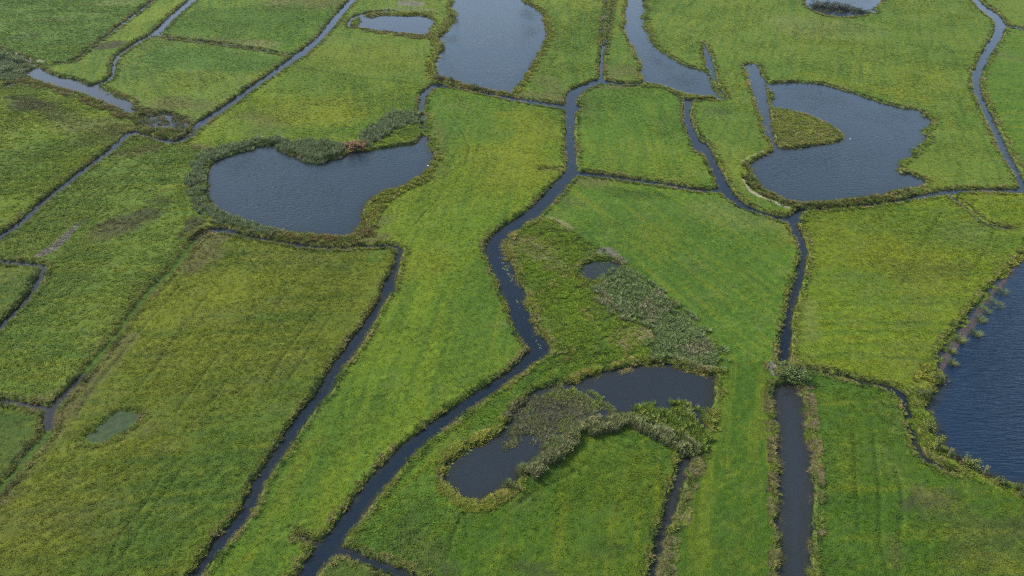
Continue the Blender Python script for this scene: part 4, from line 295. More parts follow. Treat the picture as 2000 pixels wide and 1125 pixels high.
def water_material(name, tint, ripple, scale, rough=0.06, stretch=(1, 1, 1), angle=0.0, gust=0.0, shallow=2.6):
    m, N, L, b = new_mat(name)
    geo = N.new("ShaderNodeNewGeometry")
    mp = node(N, "ShaderNodeMapping"); mp.inputs["Rotation"].default_value = (0, 0, angle); mp.inputs["Scale"].default_value = stretch
    L.new(geo.outputs["Position"], mp.inputs["Vector"])
    n1 = node(N, "ShaderNodeTexNoise", Scale=scale, Detail=3.0, Roughness=0.55, Distortion=0.6)
    L.new(mp.outputs[0], n1.inputs["Vector"])
    bp = node(N, "ShaderNodeBump", Strength=1.0, Distance=ripple)
    L.new(n1.outputs["Fac"], bp.inputs["Height"])
    if gust:
        n2 = node(N, "ShaderNodeTexNoise", Scale=0.035, Detail=3.0, Roughness=0.5)
        L.new(geo.outputs["Position"], n2.inputs["Vector"])
        lee = node(N, "ShaderNodeAttribute", attribute_name="depth")     # calmer in the lee of the banks
        mm = node(N, "ShaderNodeMath", operation='MULTIPLY'); L.new(maprange(N, L, n2.outputs["Fac"], 0.35, 0.65, 1.0 - gust, 1.0), mm.inputs[0])
        L.new(maprange(N, L, lee.outputs["Fac"], 0.5, 7.5, 0.25, 1.0), mm.inputs[1]); L.new(mm.outputs[0], bp.inputs["Strength"])
    L.new(bp.outputs[0], b.inputs["Normal"])
    dp = node(N, "ShaderNodeAttribute", attribute_name="depth")      # the silty bottom shows through where it is shallow
    L.new(mix_rgb(N, L, maprange(N, L, dp.outputs["Fac"], 0.0, shallow, 0.0, 1.0), (.015, .016, .012), tint), b.inputs["Base Color"])
    b.inputs["Roughness"].default_value = rough; b.inputs["IOR"].default_value = 1.33
    return m


# ------------------------------------------------------------------ terrain grid (a world-space height field, finer where it is near)
def steps(a, b, f):
    v = [a]
    while v[-1] < b: v.append(v[-1] + f(v[-1]))
    return v
ys = steps(64.2, 446.0, lambda y: 0.2 + (y - 65) / 375 * 1.15)
ny0 = len(ys)
near_rows = [15, 25, 33, 40, 45, 49, 52, 54.5, 56.5, 58.5, 60.5, 62, 63.2]
far_rows = steps(ys[-1] + 2, 620, lambda y: 4.0); far_rows += steps(far_rows[-1] * 1.05, 9000, lambda y: y * 0.12)
row0 = len(near_rows); row1 = row0 + ny0
YS = np.array(near_rows + ys + far_rows)
dense = np.linspace(-1.025, 1.025, 1060)
side = [1.035, 1.05, 1.07, 1.1, 1.14, 1.2, 1.28, 1.38, 1.5, 1.7, 2.0, 2.5, 3.5, 5, 8, 14, 25]
SS = np.concatenate([-np.array(side[::-1]), dense, np.array(side)])
col0, col1 = len(side), len(side) + len(dense)
NR, NC = len(YS), len(SS)
GX = (SS[None, :] * (0.585 * YS[:, None] + 41.0)).ravel(); GY = np.repeat(YS, NC)
cellx = (2.05 / 1060) * (0.585 * GY + 41.0)
celly = np.repeat(np.gradient(YS), NC)
cell = np.maximum(np.minimum(celly, 2.0), 0.15)

# water bodies: signed distance, negative inside
jx = (fbm(GX / 0.9, GY / 0.9, 1, 3) - 0.5) * 1.1 + (fbm(GX / 5.0, GY / 5.0, 3, 2) - 0.5) * 0.9
WATER_NAMES = list(PONDS) + list(DITCHES)
D = np.full(GX.shape, 8.0); WID = np.full(GX.shape, -1, np.int32)
for wi, wname in enumerate(WATER_NAMES):
    if wname in PONDS: d = poly_sdf(GX, GY, catmull(PONDS[wname], True, 3)) + jx * 0.9
    else:
        d = line_sdf(GX, GY, catmull(DITCHES[wname], False, 4)) + jx * 0.6 + 0.06
    if wname == 'rightpond':
        isl = poly_sdf(GX, GY, catmull(ISLANDS['island'], True, 3))
        d = np.where(isl < 8, np.maximum(d, -(isl + jx * 0.6)), d)
    if wname == 'd_north_w':                 # a grassy dam crosses the ditch
        d = np.maximum(d, -(line_sdf(GX, GY, np.array(DAM)) + jx * 0.3))
    take = d < D
    D[take] = d[take]; WID[take] = wi
GR = np.full(GX.shape, 8.0)
for g in GROOVES.values(): GR = np.minimum(GR, line_sdf(GX, GY, catmull(g, False, 4), 4.0) + jx * 0.3)
MUDD = poly_sdf(GX, GY, catmull(MUD, True, 3), 5.0)

# parcels: flood the dry land between ditches and cut lines
SEP = np.minimum(D, 8.0)
for c in CUTS: SEP = np.minimum(SEP, line_sdf(GX, GY, np.array(c), 3.0) - 0.45 * cell)
land = (SEP > 0).reshape(NR, NC)[row0:row1, col0:col1]
lab = np.where(land, np.arange(land.size).reshape(land.shape), -1).astype(np.int64)
def run_min(l, ax):
    a = l if ax == 1 else l.T.copy()
    flat = a.ravel(); m = flat >= 0
    start = np.ones(flat.size, bool); start[1:] = m[1:] != m[:-1]; start[::a.shape[1]] = True
    idx = np.nonzero(start)[0]
    mn = np.minimum.reduceat(flat, idx)
    out = np.repeat(mn, np.diff(np.append(idx, flat.size))).reshape(a.shape)
    return out if ax == 1 else out.T.copy()
for it in range(200):
    new = run_min(run_min(lab, 1), 0)
    if np.array_equal(new, lab): break
    lab = new
PID = np.full(land.shape, -1, np.int32)
def grid_cell(p):
    r = int(np.argmin(abs(np.array(ys) - p[1]))); c = int(np.argmin(abs(dense - p[0] / (0.585 * p[1] + 41.0))))
    return r, c
seen = {}
for i, (p, key, rough, label) in enumerate(PARCELS):
    r, c = grid_cell(p); v = lab[r, c]
    if v < 0 or v in seen: print("PARCEL SEED", i, label, "on water" if v < 0 else "same land as %d" % seen[v]); continue
    seen[v] = i; PID[lab == v] = i
print("flood passes", it, "unseeded cells", int((land & (PID < 0)).sum()))
while (PID < 0).any():                       # beds and slivers join the nearest parcel
    for ax, sh in ((0, 1), (0, -1), (1, 1), (1, -1)):
        r_ = np.roll(PID, sh, ax)
        if ax == 0: r_[0 if sh == 1 else -1, :] = -1
        else: r_[:, 0 if sh == 1 else -1] = -1
        PID = np.where(PID < 0, r_, PID)
FULL = np.full((NR, NC), -1, np.int32); FULL[row0:row1, col0:col1] = PID
rr = np.clip(np.arange(NR), row0, row1 - 1); cc = np.clip(np.arange(NC), col0, col1 - 1)
NEARP = FULL[np.ix_(rr, cc)].ravel()         # colour of the land outside the frame follows the nearest meadow
ROUGH = np.array([p[2] for p in PARCELS])[NEARP]

# heights: bank, bed, tussocks, furrows
bw = np.maximum(0.75, cell * 0.9)
bank = smooth(-0.05, 1.0, D / bw)
DUCK = np.isin(WID, [WATER_NAMES.index(n) for n in ('w_duck_long', 'w_duck_sw', 'greenpond', 'd_weed_e', 'd_lwet', 'd_tiny')]) & (D < 4)
lowmud = smooth(0.6, -0.6, MUDD + jx)
bed = -np.clip(-D * 0.55, 0, 0.9)
und = (fbm(GX / 23, GY / 23, 4, 3) - 0.5) * 0.5
ca, sa = math.cos(0.45), math.sin(0.45)
UX, UY = GX * ca + GY * sa, -GX * sa + GY * ca
tus = (fbm(UX / 2.1, UY / 1.05, 2, 3, 0.6) - 0.5) * 0.55 + (np.abs(fbm(UX / 3.3, UY / 1.5, 5, 2) - 0.5) - 0.12) * -0.5
clump = smooth(0.35, 0.65, fbm(GX / 14, GY / 14, 6, 3))
Z = np.where(D > 0, bank * (0.5 + und) * np.where(DUCK, 0.35 + 0.65 * smooth(0.5, 3.5, D), 1.0), bed)
Z += np.where(D > 0, smooth(0.1, 1.5, D), 0) * tus * ROUGH * (0.45 + 0.6 * clump) * 0.62
Z -= np.where(D > 0, smooth(0.6, -0.4, GR) * 0.18 * bank, 0)
Z += np.where(D > 0, np.exp(-((D - 1.0) / 0.6) ** 2) * 0.10, 0)       # slightly raised lip of dredged soil
Z = np.where((lowmud > 0) & (D < 0), bed * (1 - lowmud) + lowmud * (0.03 + 0.16 * (fbm(GX / 1.6, GY / 1.6, 7, 3) - 0.45)), Z)

# pigments (what grows or lies there; the olive left also holds painted-in shade)
C = {k: np.array(v) for k, v in dict(
    fresh=(.066, .124, .015), mead=(.090, .134, .020), lime=(.106, .148, .012), olive=(.084, .106, .013), dull=(.060, .088, .017),  # olive: olive-brown grass, darkened further to paint in cloud shade at lower left
    grass=(.090, .143, .013), vivid=(.046, .092, .010), marsh=(.094, .130, .018), rough=(.120, .136, .022),
    yellow=(.136, .150, .012), fresh2=(.054, .108, .016), dark=(.028, .054, .012), brownish=(.094, .084, .034), peat=(.038, .034, .023),
    straw=(.178, .174, .068), strawv=(.205, .170, .090), marshd=(.046, .082, .018), lime2=(.092, .156, .012), mudgrey=(.15, .135, .12),
    sand=(.38, .33, .26), bedmud=(.026, .024, .018)).items()}
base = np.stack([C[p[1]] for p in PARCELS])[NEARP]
pig = base.copy()
def lerp(w, col):
    global pig
    pig = pig * (1 - w[:, None]) + col * w[:, None]
n_big = fbm(GX / 42, GY / 42, 0, 4); n_mid = fbm(UX / 9, UY / 5.5, 3, 4, 0.6); n_fine = fbm(UX / 2.6, UY / 1.1, 5, 3, 0.6)
lerp(smooth(0.5, 0.75, n_big) * 0.28, C['yellow'])
lerp(smooth(0.5, 0.28, n_big) * 0.6, C['fresh2'] * 0.92)
# mowing streaks run along each meadow's long side
ANG = np.zeros(len(PARCELS))
for i in range(len(PARCELS)):
    k = np.nonzero((NEARP == i) & (D > 0.5))[0][::7]
    if len(k) > 20:
        ev, evec = np.linalg.eigh(np.cov(np.stack([GX[k], GY[k]]), aweights=cellx[k] * celly[k])); ANG[i] = math.atan2(evec[1, 1], evec[0, 1])
AC, AS = np.cos(ANG)[NEARP], np.sin(ANG)[NEARP]
ALONG, ACROSS = GX * AC + GY * AS + jx * 2, -GX * AS + GY * AC + und * 3
streak = fbm(ALONG / 26, ACROSS / 1.5, 6, 3, 0.65)
lerp(smooth(0.53, 0.76, streak) * 0.38, C['yellow'])
lerp(smooth(0.47, 0.24, streak) * 0.5, C['fresh2'] * 0.78)
for L_, ck, st, so in PATCHES:
    L_ = np.array(L_); d = line_sdf(GX, GY, L_ if len(L_) < 3 else catmull(L_, False, 3), 14.0)
    k = np.nonzero(d < so * 2 + 1)[0]
    if len(k) == 0: continue
    w = np.zeros(GX.shape); w[k] = smooth(so, -so, d[k] + (n_mid[k] - 0.5) * so * 3.2 + (n_fine[k] - 0.5) * so * 1.2) * st
    lerp(w, C[ck])
lerp(smooth(0.56, 0.8, n_mid) * 0.16, C['straw'] * 0.8)
lerp(smooth(0.46, 0.24, n_mid) * 0.17, C['dark'] * 1.2)
lerp(smooth(0.49, 0.28, n_fine) * 0.30 * np.clip(ROUGH, 0.5, 1.4), C['dark'] * 1.2)
lerp(smooth(0.56, 0.80, n_fine) * 0.25, C['yellow'] * 1.08)
lerp(np.where(D > 0, smooth(0.4, -0.5, GR) * 0.38, 0), C['dark'] * 0.9)
rim = np.where(D > 0, np.exp(-((D - 0.6) / 0.4) ** 2), 0) * smooth(0.3, 0.6, fbm(GX / 7, GY / 7, 2, 3))
lerp(rim * 0.4, C['straw'] * 0.8)
lerp(np.where((D < (0.12 + 0.4 * fbm(GX / 2.3, GY / 2.3, 6, 3)) * bw) & ~DUCK, 1.0, 0) * 0.9, C['bedmud'])
lerp(np.where(D < 0.1, lowmud, 0), np.array((.062, .052, .055)))

turf = turf_material()
vid = np.arange(NR * NC).reshape(NR, NC)
quads = np.stack([vid[:-1, :-1], vid[:-1, 1:], vid[1:, 1:], vid[1:, :-1]], -1).reshape(-1, 4)
VERT = np.stack([GX, GY, Z], 1)
def part_mesh(name, qsel, **kw):
    q = quads[qsel]; u, inv = np.unique(q, return_inverse=True)
    o = mesh_obj(name, VERT[u], inv.reshape(q.shape), **kw)
    return o, u
fq = FULL[:-1, :-1].ravel().copy(); fq2 = FULL[1:, 1:].ravel(); fq[fq2 < 0] = -1
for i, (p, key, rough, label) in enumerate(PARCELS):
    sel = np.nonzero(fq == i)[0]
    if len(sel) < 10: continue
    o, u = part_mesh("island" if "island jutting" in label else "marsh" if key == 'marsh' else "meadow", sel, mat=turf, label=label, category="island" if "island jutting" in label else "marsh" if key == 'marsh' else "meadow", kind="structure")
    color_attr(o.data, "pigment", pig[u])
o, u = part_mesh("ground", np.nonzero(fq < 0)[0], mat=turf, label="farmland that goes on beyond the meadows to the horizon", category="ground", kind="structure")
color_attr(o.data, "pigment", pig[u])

# ------------------------------------------------------------------ water sheets
W_POND = water_material("pond_water", (.013, .022, .030), 0.26, 0.9, 0.05, stretch=(0.8, 1.5, 1), angle=math.radians(20), gust=0.7)
W_DITCH = water_material("ditch_water", (.004, .009, .016), 0.012, 1.4, 0.05, shallow=0.9)
W_LAKE = water_material("lake_water", (.004, .014, .032), 0.6, 0.62, 0.05, stretch=(0.5, 2.6, 1), angle=math.radians(22), gust=0.35)  # deep blue base colour paints in the higher sky that the ripples reflect
W_MARSH = water_material("peaty_water", (.014, .018, .022), 0.012, 1.0, 0.06)
W_CANAL = water_material("canal_water", (.016, .019, .023), 0.010, 1.0, 0.06)
def duckweed_material(name, a, b_):
    m, N, L, b = new_mat(name)
    geo = N.new("ShaderNodeNewGeometry")
    n1 = node(N, "ShaderNodeTexNoise", Scale=0.8, Detail=6.0, Roughness=0.65); L.new(geo.outputs["Position"], n1.inputs["Vector"])
    L.new(mix_rgb(N, L, maprange(N, L, n1.outputs["Fac"], 0.42, 0.58, 0, 1), a, b_), b.inputs["Base Color"])
    b.inputs["Roughness"].default_value = 0.8; b.inputs["Specular IOR Level"].default_value = 0.02
    return m
W_DUCK = duckweed_material("duckweed", (.030, .052, .012), (.052, .086, .014))
W_MURK = duckweed_material("murky_green_water", (.034, .050, .026), (.048, .066, .032))
WATER_INFO = {
    'heart': ("pond", "heart-shaped pond with grey-blue water and a reedy shore", W_POND),
    'bigtop': ("pond", "big far pond cut by the top edge, grey-blue, left of the weedy ditch", W_POND),
    'oval': ("pond", "small oval pale pond just left of the big far pond", W_CANAL),
    'strip': ("pond", "long forked strip of blue water widening below the top edge", W_POND),
    'rightpond': ("pond", "blue rippled pond around the yellowish island at upper right", W_POND),
    'lake': ("lake", "dark blue lake with wind waves at the right edge", W_LAKE),
    'oxbow': ("pond", "dark curved oxbow pond half filled with reeds", W_MARSH),
    'canal': ("canal", "wide straight grey canal running out at the bottom right", W_CANAL),
    'leftpool': ("pool", "wide reedy pool in the upper left corner", W_CANAL),
    'reedpool': ("pool", "shallow pool showing between dark reeds beside the diagonal ditch", W_CANAL),
    'greenpond': ("pond", "small murky green pond in the olive meadow", W_MURK),
    'round': ("pool", "small round pool in the rough marsh wedge", W_MARSH),
    'topright': ("pond", "far pond crossed by dark bushes at the top right", W_POND),
    'puddle_a': ("puddle", "elongated pale puddle above the wide reedy pool", W_CANAL),
    'puddle_b': ("puddle", "tiny pale puddle touching the head of the reedy pool", W_CANAL),
    'puddle_c': ("puddle", "pale shallow puddle at the left edge below the reeds", W_CANAL),
    'd_north_w': ("ditch", "narrow ditch along the foot of the big far pond to the heart-shaped pond", W_DITCH),
    'd_north_e': ("ditch", "bent ditch between the four-sided meadow and the forked water strip", W_DITCH),
    'd_weedy': ("ditch", "straight far ditch half overgrown with weed", W_DITCH),
    'd_mid': ("ditch", "long winding main ditch through the middle down to the bottom edge", W_DITCH),
    'd_mid_side': ("ditch", "short side ditch forking right at the bottom edge", W_DITCH),
    'd_center_l': ("ditch", "long ditch from below the heart-shaped pond to the bottom left", W_DITCH),
    'd_east': ("ditch", "winding blue ditch down the right edge", W_DITCH),
    'd_east_side': ("ditch", "thin pale side ditch at the top right edge", W_DITCH),
    'd_east_h': ("ditch", "narrow ditch below the island pond, partly overgrown", W_DITCH),
    'd_junction': ("ditch", "ditch between the smooth green meadow and the yellow-green meadow at right", W_DITCH),
    'd_right_w': ("ditch", "curving ditch along the right side of the four-sided meadow", W_DITCH),
    'd_right_x': ("ditch", "narrow cross ditch below the four-sided meadow", W_DITCH),
    'd_spike': ("ditch", "pointed narrow inlet right of the forked water strip", W_DITCH),
    'd_strip_s': ("ditch", "overgrown thread of water below the forked strip", W_DITCH),
    'd_oxbow_s': ("ditch", "weedy ditch running down from the oxbow pond to the bottom edge", W_CANAL),
    'd_right_s': ("ditch", "thin ditch above the rutted meadow beside the dark blue lake", W_DITCH),
    'd_oval_ring': ("ditch", "pale shallow ring ditch around the end of the oval pond", W_CANAL),
    'd_tl_thin': ("ditch", "thin broken wet ditch in the far left corner", W_DITCH),
    'd_tl_wet': ("ditch", "trickle of water beside the reeds at the upper left edge", W_DITCH),
    'd_tl_curve': ("ditch", "curving ditch joining the wide reedy pool at upper left", W_DITCH),
    'd_tl_cross': ("ditch", "faint dark cross ditch between two far left diagonal ditches", W_DITCH),
    'd_left_long': ("ditch", "long straight diagonal ditch from the top edge to the left edge", W_DITCH),
    'd_fl': ("ditch", "bent ditch around the small meadow corner at the left edge", W_DITCH),
    'd_bl_h': ("ditch", "short ditch from the lower left edge to the fork", W_DITCH),
    'd_bl_v': ("ditch", "dark open end of the duckweed ditch at the lower left fork", W_DITCH),
    'w_duck_long': ("ditch", "long straight ditch filled with green duckweed left of the olive meadow", W_DUCK),
    'w_duck_sw': ("ditch", "short ditch filled with green duckweed at the lower left edge", W_DUCK),
    'd_weedy_l': ("ditch", "left of two hair-thin ditches running up to the top edge", W_DITCH),
    'd_weedy_r': ("ditch", "right of two hair-thin ditches running up to the top edge", W_DITCH),
    'd_weed_e': ("ditch", "weedy dark furrow in the corner below the winding right-hand ditch", W_DITCH),
    'd_tiny': ("ditch", "tiny furrow joining the main ditch above its bend", W_DITCH),
    'd_lwet': ("ditch", "thin wet furrow below the reedy bank at upper left", W_DITCH),
    'd_notch': ("ditch", "tiny notch in the bank near the bottom ditch fork", W_DITCH),
}
qd = D[quads].min(1); qw = WID[quads[np.arange(len(quads)), D[quads].argmin(1)]]
WV = VERT.copy(); WV[:, 2] = 0.0
for wi, wname in enumerate(WATER_NAMES):
    sel = np.nonzero((qw == wi) & (qd < 0.35))[0]
    if len(sel) < 1: continue
    nm, label, mat = WATER_INFO[wname]
    q = quads[sel]; u, inv = np.unique(q, return_inverse=True)
    o = mesh_obj(nm, WV[u], inv.reshape(q.shape), mat=mat, label=label, category=nm, kind="structure")
    float_attr(o.data, "depth", np.clip(-D[u], 0, 8) + (n_mid[u] - 0.5) * 1.2)

# ------------------------------------------------------------------ growing things: prototypes and scatter
GZ = Z.reshape(NR, NC)
def at_ground(x, y):
    """height of the terrain and index of the nearest terrain vertex"""
    x, y = np.atleast_1d(np.asarray(x, float)), np.atleast_1d(np.asarray(y, float))
    r = np.clip(np.searchsorted(YS, y), 1, NR - 1); r -= (y - YS[r - 1]) < (YS[r] - y)
    s = x / (0.585 * y + 41.0); c = np.clip(np.searchsorted(SS, s), 1, NC - 1); c -= (s - SS[c - 1]) < (SS[c] - s)
    return GZ[r, c], r * NC + c

def leaf_material(name, rough=0.7, trans=0.25, vary=0.35):
    """colour comes from the plant's own tint; leaves let some light through"""
    m, N, L, b = new_mat(name)
    at = node(N, "ShaderNodeAttribute", attribute_name="tint", attribute_type='INSTANCER')
    vr = node(N, "ShaderNodeAttribute", attribute_name="shade")
    s = maprange(N, L, vr.outputs["Fac"], 0, 1, 1 - vary, 1 + vary)
    vm = node(N, "ShaderNodeVectorMath", operation='SCALE'); L.new(at.outputs["Color"], vm.inputs[0]); L.new(s, vm.inputs["Scale"])
    L.new(vm.outputs[0], b.inputs["Base Color"]); b.inputs["Roughness"].default_value = rough; b.inputs["Specular IOR Level"].default_value = 0.06
    tr = N.new("ShaderNodeBsdfTranslucent"); L.new(vm.outputs[0], tr.inputs["Color"])
    mx = N.new("ShaderNodeMixShader"); mx.inputs[0].default_value = trans
    L.new(b.outputs[0], mx.inputs[1]); L.new(tr.outputs[0], mx.inputs[2]); L.new(mx.outputs[0], N["Material Output"].inputs["Surface"])
    return m
BLADE = leaf_material("grass_blade"); REED = leaf_material("reed_blade", 0.65, 0.2, 0.45)

def blades(seed, n, radius, height, width, lean, segs=2, plume=False):
    """a tuft: n separate tapering blades that bend outwards"""
    r = np.random.default_rng(seed); V, Fc, S = [], [], []
    for i in range(n):
        a, q = r.random() * 6.283, radius * math.sqrt(r.random())
        bx, by = q * math.cos(a), q * math.sin(a)
        da = a + r.normal(0, 0.7); h = height * (0.6 + 0.5 * r.random()); le = lean * h * (0.4 + r.random())
        w = width * (0.7 + 0.6 * r.random()); wx, wy = -math.sin(da + r.normal(0, .6)) * w / 2, math.cos(da) * w / 2
        k0 = len(V); sh = r.random()
        for s in range(segs + 1):
            t = s / segs; x, y, z = bx + math.cos(da) * le * t * t, by + math.sin(da) * le * t * t, h * (t - 0.18 * lean * t * t) - 0.05 * (s == 0)
            f = 1 - 0.75 * t if not (plume and s == segs) else 1.3
            V += [(x - wx * f, y - wy * f, z), (x + wx * f, y + wy * f, z)]; S += [sh, sh]
        for s in range(segs):
            b0 = k0 + 2 * s; Fc.append((b0, b0 + 1, b0 + 3, b0 + 2))
    return V, Fc, S
def proto_collection(name, specs, mat):
    c = bpy.data.collections.new(name)          # kept out of the scene: only its copies are placed
    for i, sp in enumerate(specs):
        V, Fc, S = blades(100 + i + hash(name) % 1 , *sp)
        me = bpy.data.meshes.new(name); me.from_pydata(V, [], Fc); me.update(); float_attr(me, "shade", S); me.materials.append(mat)
        c.objects.link(bpy.data.objects.new(name, me))
    return c
TUFTS = proto_collection("grass_tuft", [(9, .30, .30, .10, .9), (11, .38, .26, .11, 1.1), (8, .26, .36, .09, .8), (12, .45, .24, .12, 1.2)], BLADE)
BANKT = proto_collection("bank_tuft", [(16, .26, .34, .07, .9), (18, .30, .30, .08, 1.1), (14, .22, .40, .06, .8)], BLADE)
REEDT = proto_collection("reed_tuft", [(22, .40, 1.0, .07, .5, 3, True), (26, .46, 1.0, .065, .62, 3, True), (20, .36, 1.0, .075, .42, 3, True), (24, .50, 1.0, .05, .5, 3)], REED)
LEAFT = proto_collection("leafy_tuft", [(30, .36, 1.0, .085, .8), (34, .42, .9, .09, 1.0), (28, .32, 1.1, .08, .7)], BLADE)

def scatter_tree(coll):
    ng = bpy.data.node_groups.new("scatter_" + coll.name, 'GeometryNodeTree')
    ng.interface.new_socket("Geometry", in_out='INPUT', socket_type='NodeSocketGeometry')
    ng.interface.new_socket("Geometry", in_out='OUTPUT', socket_type='NodeSocketGeometry')
    N, L = ng.nodes, ng.links
    gi, go = N.new("NodeGroupInput"), N.new("NodeGroupOutput")
    ci = N.new("GeometryNodeCollectionInfo"); ci.inputs["Collection"].default_value = coll
    ci.inputs["Separate Children"].default_value = True; ci.inputs["Reset Children"].default_value = True
    io = N.new("GeometryNodeInstanceOnPoints"); io.inputs["Pick Instance"].default_value = True
    ar = N.new("GeometryNodeInputNamedAttribute"); ar.data_type = 'FLOAT_VECTOR'; ar.inputs["Name"].default_value = "turn"
    asc = N.new("GeometryNodeInputNamedAttribute"); asc.data_type = 'FLOAT_VECTOR'; asc.inputs["Name"].default_value = "size"
    L.new(gi.outputs[0], io.inputs["Points"]); L.new(ci.outputs[0], io.inputs["Instance"])
    L.new(ar.outputs[0], io.inputs["Rotation"]); L.new(asc.outputs[0], io.inputs["Scale"])
    L.new(io.outputs[0], go.inputs[0])
    return ng
TREES = {c.name: scatter_tree(c) for c in (TUFTS, BANKT, REEDT, LEAFT)}
def scatter(name, coll, P, size, tint, label=None, category=None, tilt=0.12):
    n = len(P)
    me = bpy.data.meshes.new(name); me.vertices.add(n); me.vertices.foreach_set("co", np.asarray(P, np.float32).ravel())
    def vec(nm, v):
        a = me.attributes.new(nm, 'FLOAT_VECTOR', 'POINT'); a.data.foreach_set("vector", np.asarray(v, np.float32).ravel())
    turn = np.stack([rng.normal(0, tilt, n), rng.normal(0, tilt, n), rng.random(n) * 6.283], 1)
    vec("turn", turn); vec("size", size); color_attr(me, "tint", tint)
    o = bpy.data.objects.new(name, me); COL.objects.link(o)
    md = o.modifiers.new("scatter", 'NODES'); md.node_group = TREES[coll.name]
    return tag(o, label, category, "stuff")

inner = np.zeros((NR, NC), bool); inner[row0:row1, col0:col1] = True; inner = inner.ravel()
area = cellx * celly
def pick(mask, density):
    """random terrain vertices, so many per square metre"""
    idx = np.nonzero(mask & inner)[0]; lam = area[idx] * (density if np.isscalar(density) else density[idx])
    k = rng.poisson(lam); idx = np.repeat(idx, k)
    x = GX[idx] + (rng.random(len(idx)) - .5) * cellx[idx]; y = GY[idx] + (rng.random(len(idx)) - .5) * np.minimum(celly[idx], 3)
    return idx, x, y
# meadow grass
dist_f = np.clip(140.0 / np.hypot(GX, GY), 0.25, 1.0)
den = 5.2 * dist_f * np.clip(ROUGH, .5, 1.5) * (0.6 + 0.4 * clump) * smooth(0.30, 0.62, n_fine + 0.25 * clump)
bare = np.zeros(GX.shape)
idx, x, y = pick((D > 0.9) & (MUDD > 0.5), den)
zz = at_ground(x, y)[0]
sc = (0.55 + 0.5 * rng.random(len(idx))) / np.sqrt(dist_f[idx]) * np.clip(ROUGH[idx], .6, 1.3)
hz = sc * (0.5 + 0.45 * rng.random(len(idx)))
tn = pig[idx] * (0.95 + 0.4 * rng.random((len(idx), 1))) * np.array([1.12, 1.08, 1.0])
scatter("grass", TUFTS, np.stack([x, y, zz], 1), np.stack([sc, sc, hz], 1), tn, "tussocky grass growing over all the meadows", "grass")
print("grass tufts", len(idx))
# longer growth on the ditch banks
den = 5.5 * dist_f ** 1.2 * (0.35 + fbm(GX / 4.0, GY / 4.0, 1, 3))
idx, x, y = pick((D > 0.15) & (D < 1.2 + 0.5 * cell) & (MUDD > 0.3), den)
zz = at_ground(x, y)[0]
sc = (0.8 + 0.7 * rng.random(len(idx))) / np.sqrt(dist_f[idx])
kind = vnoise(x / 3.1, y / 3.1, 6) + 0.35 * rng.random(len(idx))
tn = pig[idx] * 1.15
tn = np.where((kind > 0.92)[:, None], np.array((.21, .175, .07)), tn); tn = np.where((kind < 0.33)[:, None], np.array((.045, .065, .02)), tn)
tn = np.where(((kind > .50) & (kind <= .92))[:, None], np.array((.150, .165, .034)), tn)
tn = tn * (0.75 + 0.5 * rng.random((len(idx), 1)))
scatter("bank_grass", BANKT, np.stack([x, y, np.maximum(zz, -0.02)], 1), np.stack([sc, sc, sc], 1), tn, "long yellow and green grass fringing the ditch and pond banks", "bank grass")
print("bank tufts", len(idx))

SPECIES = {  # tints and their shares
    'greyreed': (REEDT, [((.118, .142, .066), 5), ((.086, .116, .040), 4), ((.165, .178, .098), 3), ((.058, .078, .026), 2)]),
    'olivereed': (REEDT, [((0.120, 0.130, 0.020), 5), ((0.080, 0.098, 0.014), 4), ((0.165, 0.130, 0.037), 2), ((0.155, 0.165, 0.020), 2)]),
    'darkreed': (REEDT, [((0.075, 0.085, 0.021), 5), ((0.050, 0.060, 0.015), 4), ((0.110, 0.092, 0.030), 3)]),
    'brownreed': (REEDT, [((0.125, 0.095, 0.031), 5), ((0.085, 0.075, 0.022), 4), ((0.190, 0.150, 0.053), 2), ((0.080, 0.100, 0.019), 3)]),
    'twigreed': (REEDT, [((.082, .078, .044), 5), ((.066, .082, .024), 5), ((.100, .082, .050), 4), ((.095, .12, .022), 3)]),
    'limereed': (REEDT, [((0.092, 0.130, 0.021), 5), ((0.066, 0.098, 0.015), 4), ((0.135, 0.160, 0.037), 3)]),
    'beltreed': (REEDT, [((.135, .148, .062), 5), ((.175, .160, .085), 3), ((.10, .125, .04), 3)]),
    'brownbank': (LEAFT, [((.088, .080, .034), 5), ((.080, .100, .020), 5), ((.135, .105, .062), 3), ((.045, .042, .02), 3)]),
    'mixreed': (LEAFT, [((.085, .110, .020), 6), ((.125, .092, .056), 5), ((.16, .13, .08), 2), ((.11, .13, .022), 2)]),
    'lowgreen': (LEAFT, [((0.085, 0.130, 0.016), 5), ((0.115, 0.150, 0.017), 4), ((0.060, 0.090, 0.014), 3)]),
    'strawgrass': (LEAFT, [((0.170, 0.150, 0.037), 4), ((0.130, 0.145, 0.022), 5), ((0.240, 0.190, 0.062), 2)]),
    'islandgrass': (LEAFT, [((.105, .125, .022), 6), ((.135, .135, .028), 4), ((.14, .11, .05), 4), ((.06, .085, .018), 4)]),
    'wedgereed': (REEDT, [((.098, .128, .048), 5), ((.074, .108, .030), 4), ((.130, .145, .072), 3), ((.13, .115, .06), 1)]),
    'marshgrass': (LEAFT, [((0.085, 0.130, 0.011), 7), ((0.110, 0.145, 0.012), 4), ((0.055, 0.085, 0.012), 3), ((0.160, 0.140, 0.043), 1)]),
}
def reed_tints(sp, x, y):
    tints, wts = zip(*SPECIES[sp][1]); cum = np.cumsum(wts) / sum(wts)
    v = np.clip(0.62 * (vnoise(x / 3.5, y / 3.5, 4) - .5) * 1.7 + .5 + 0.5 * (rng.random(len(x)) - .5), 0, .999)
    v = np.argsort(np.argsort(v)) / max(len(v), 1)
    return np.array(tints)[np.searchsorted(cum, v, 'right').clip(0, len(tints) - 1)] * (1.15 + 0.7 * rng.random((len(x), 1)))
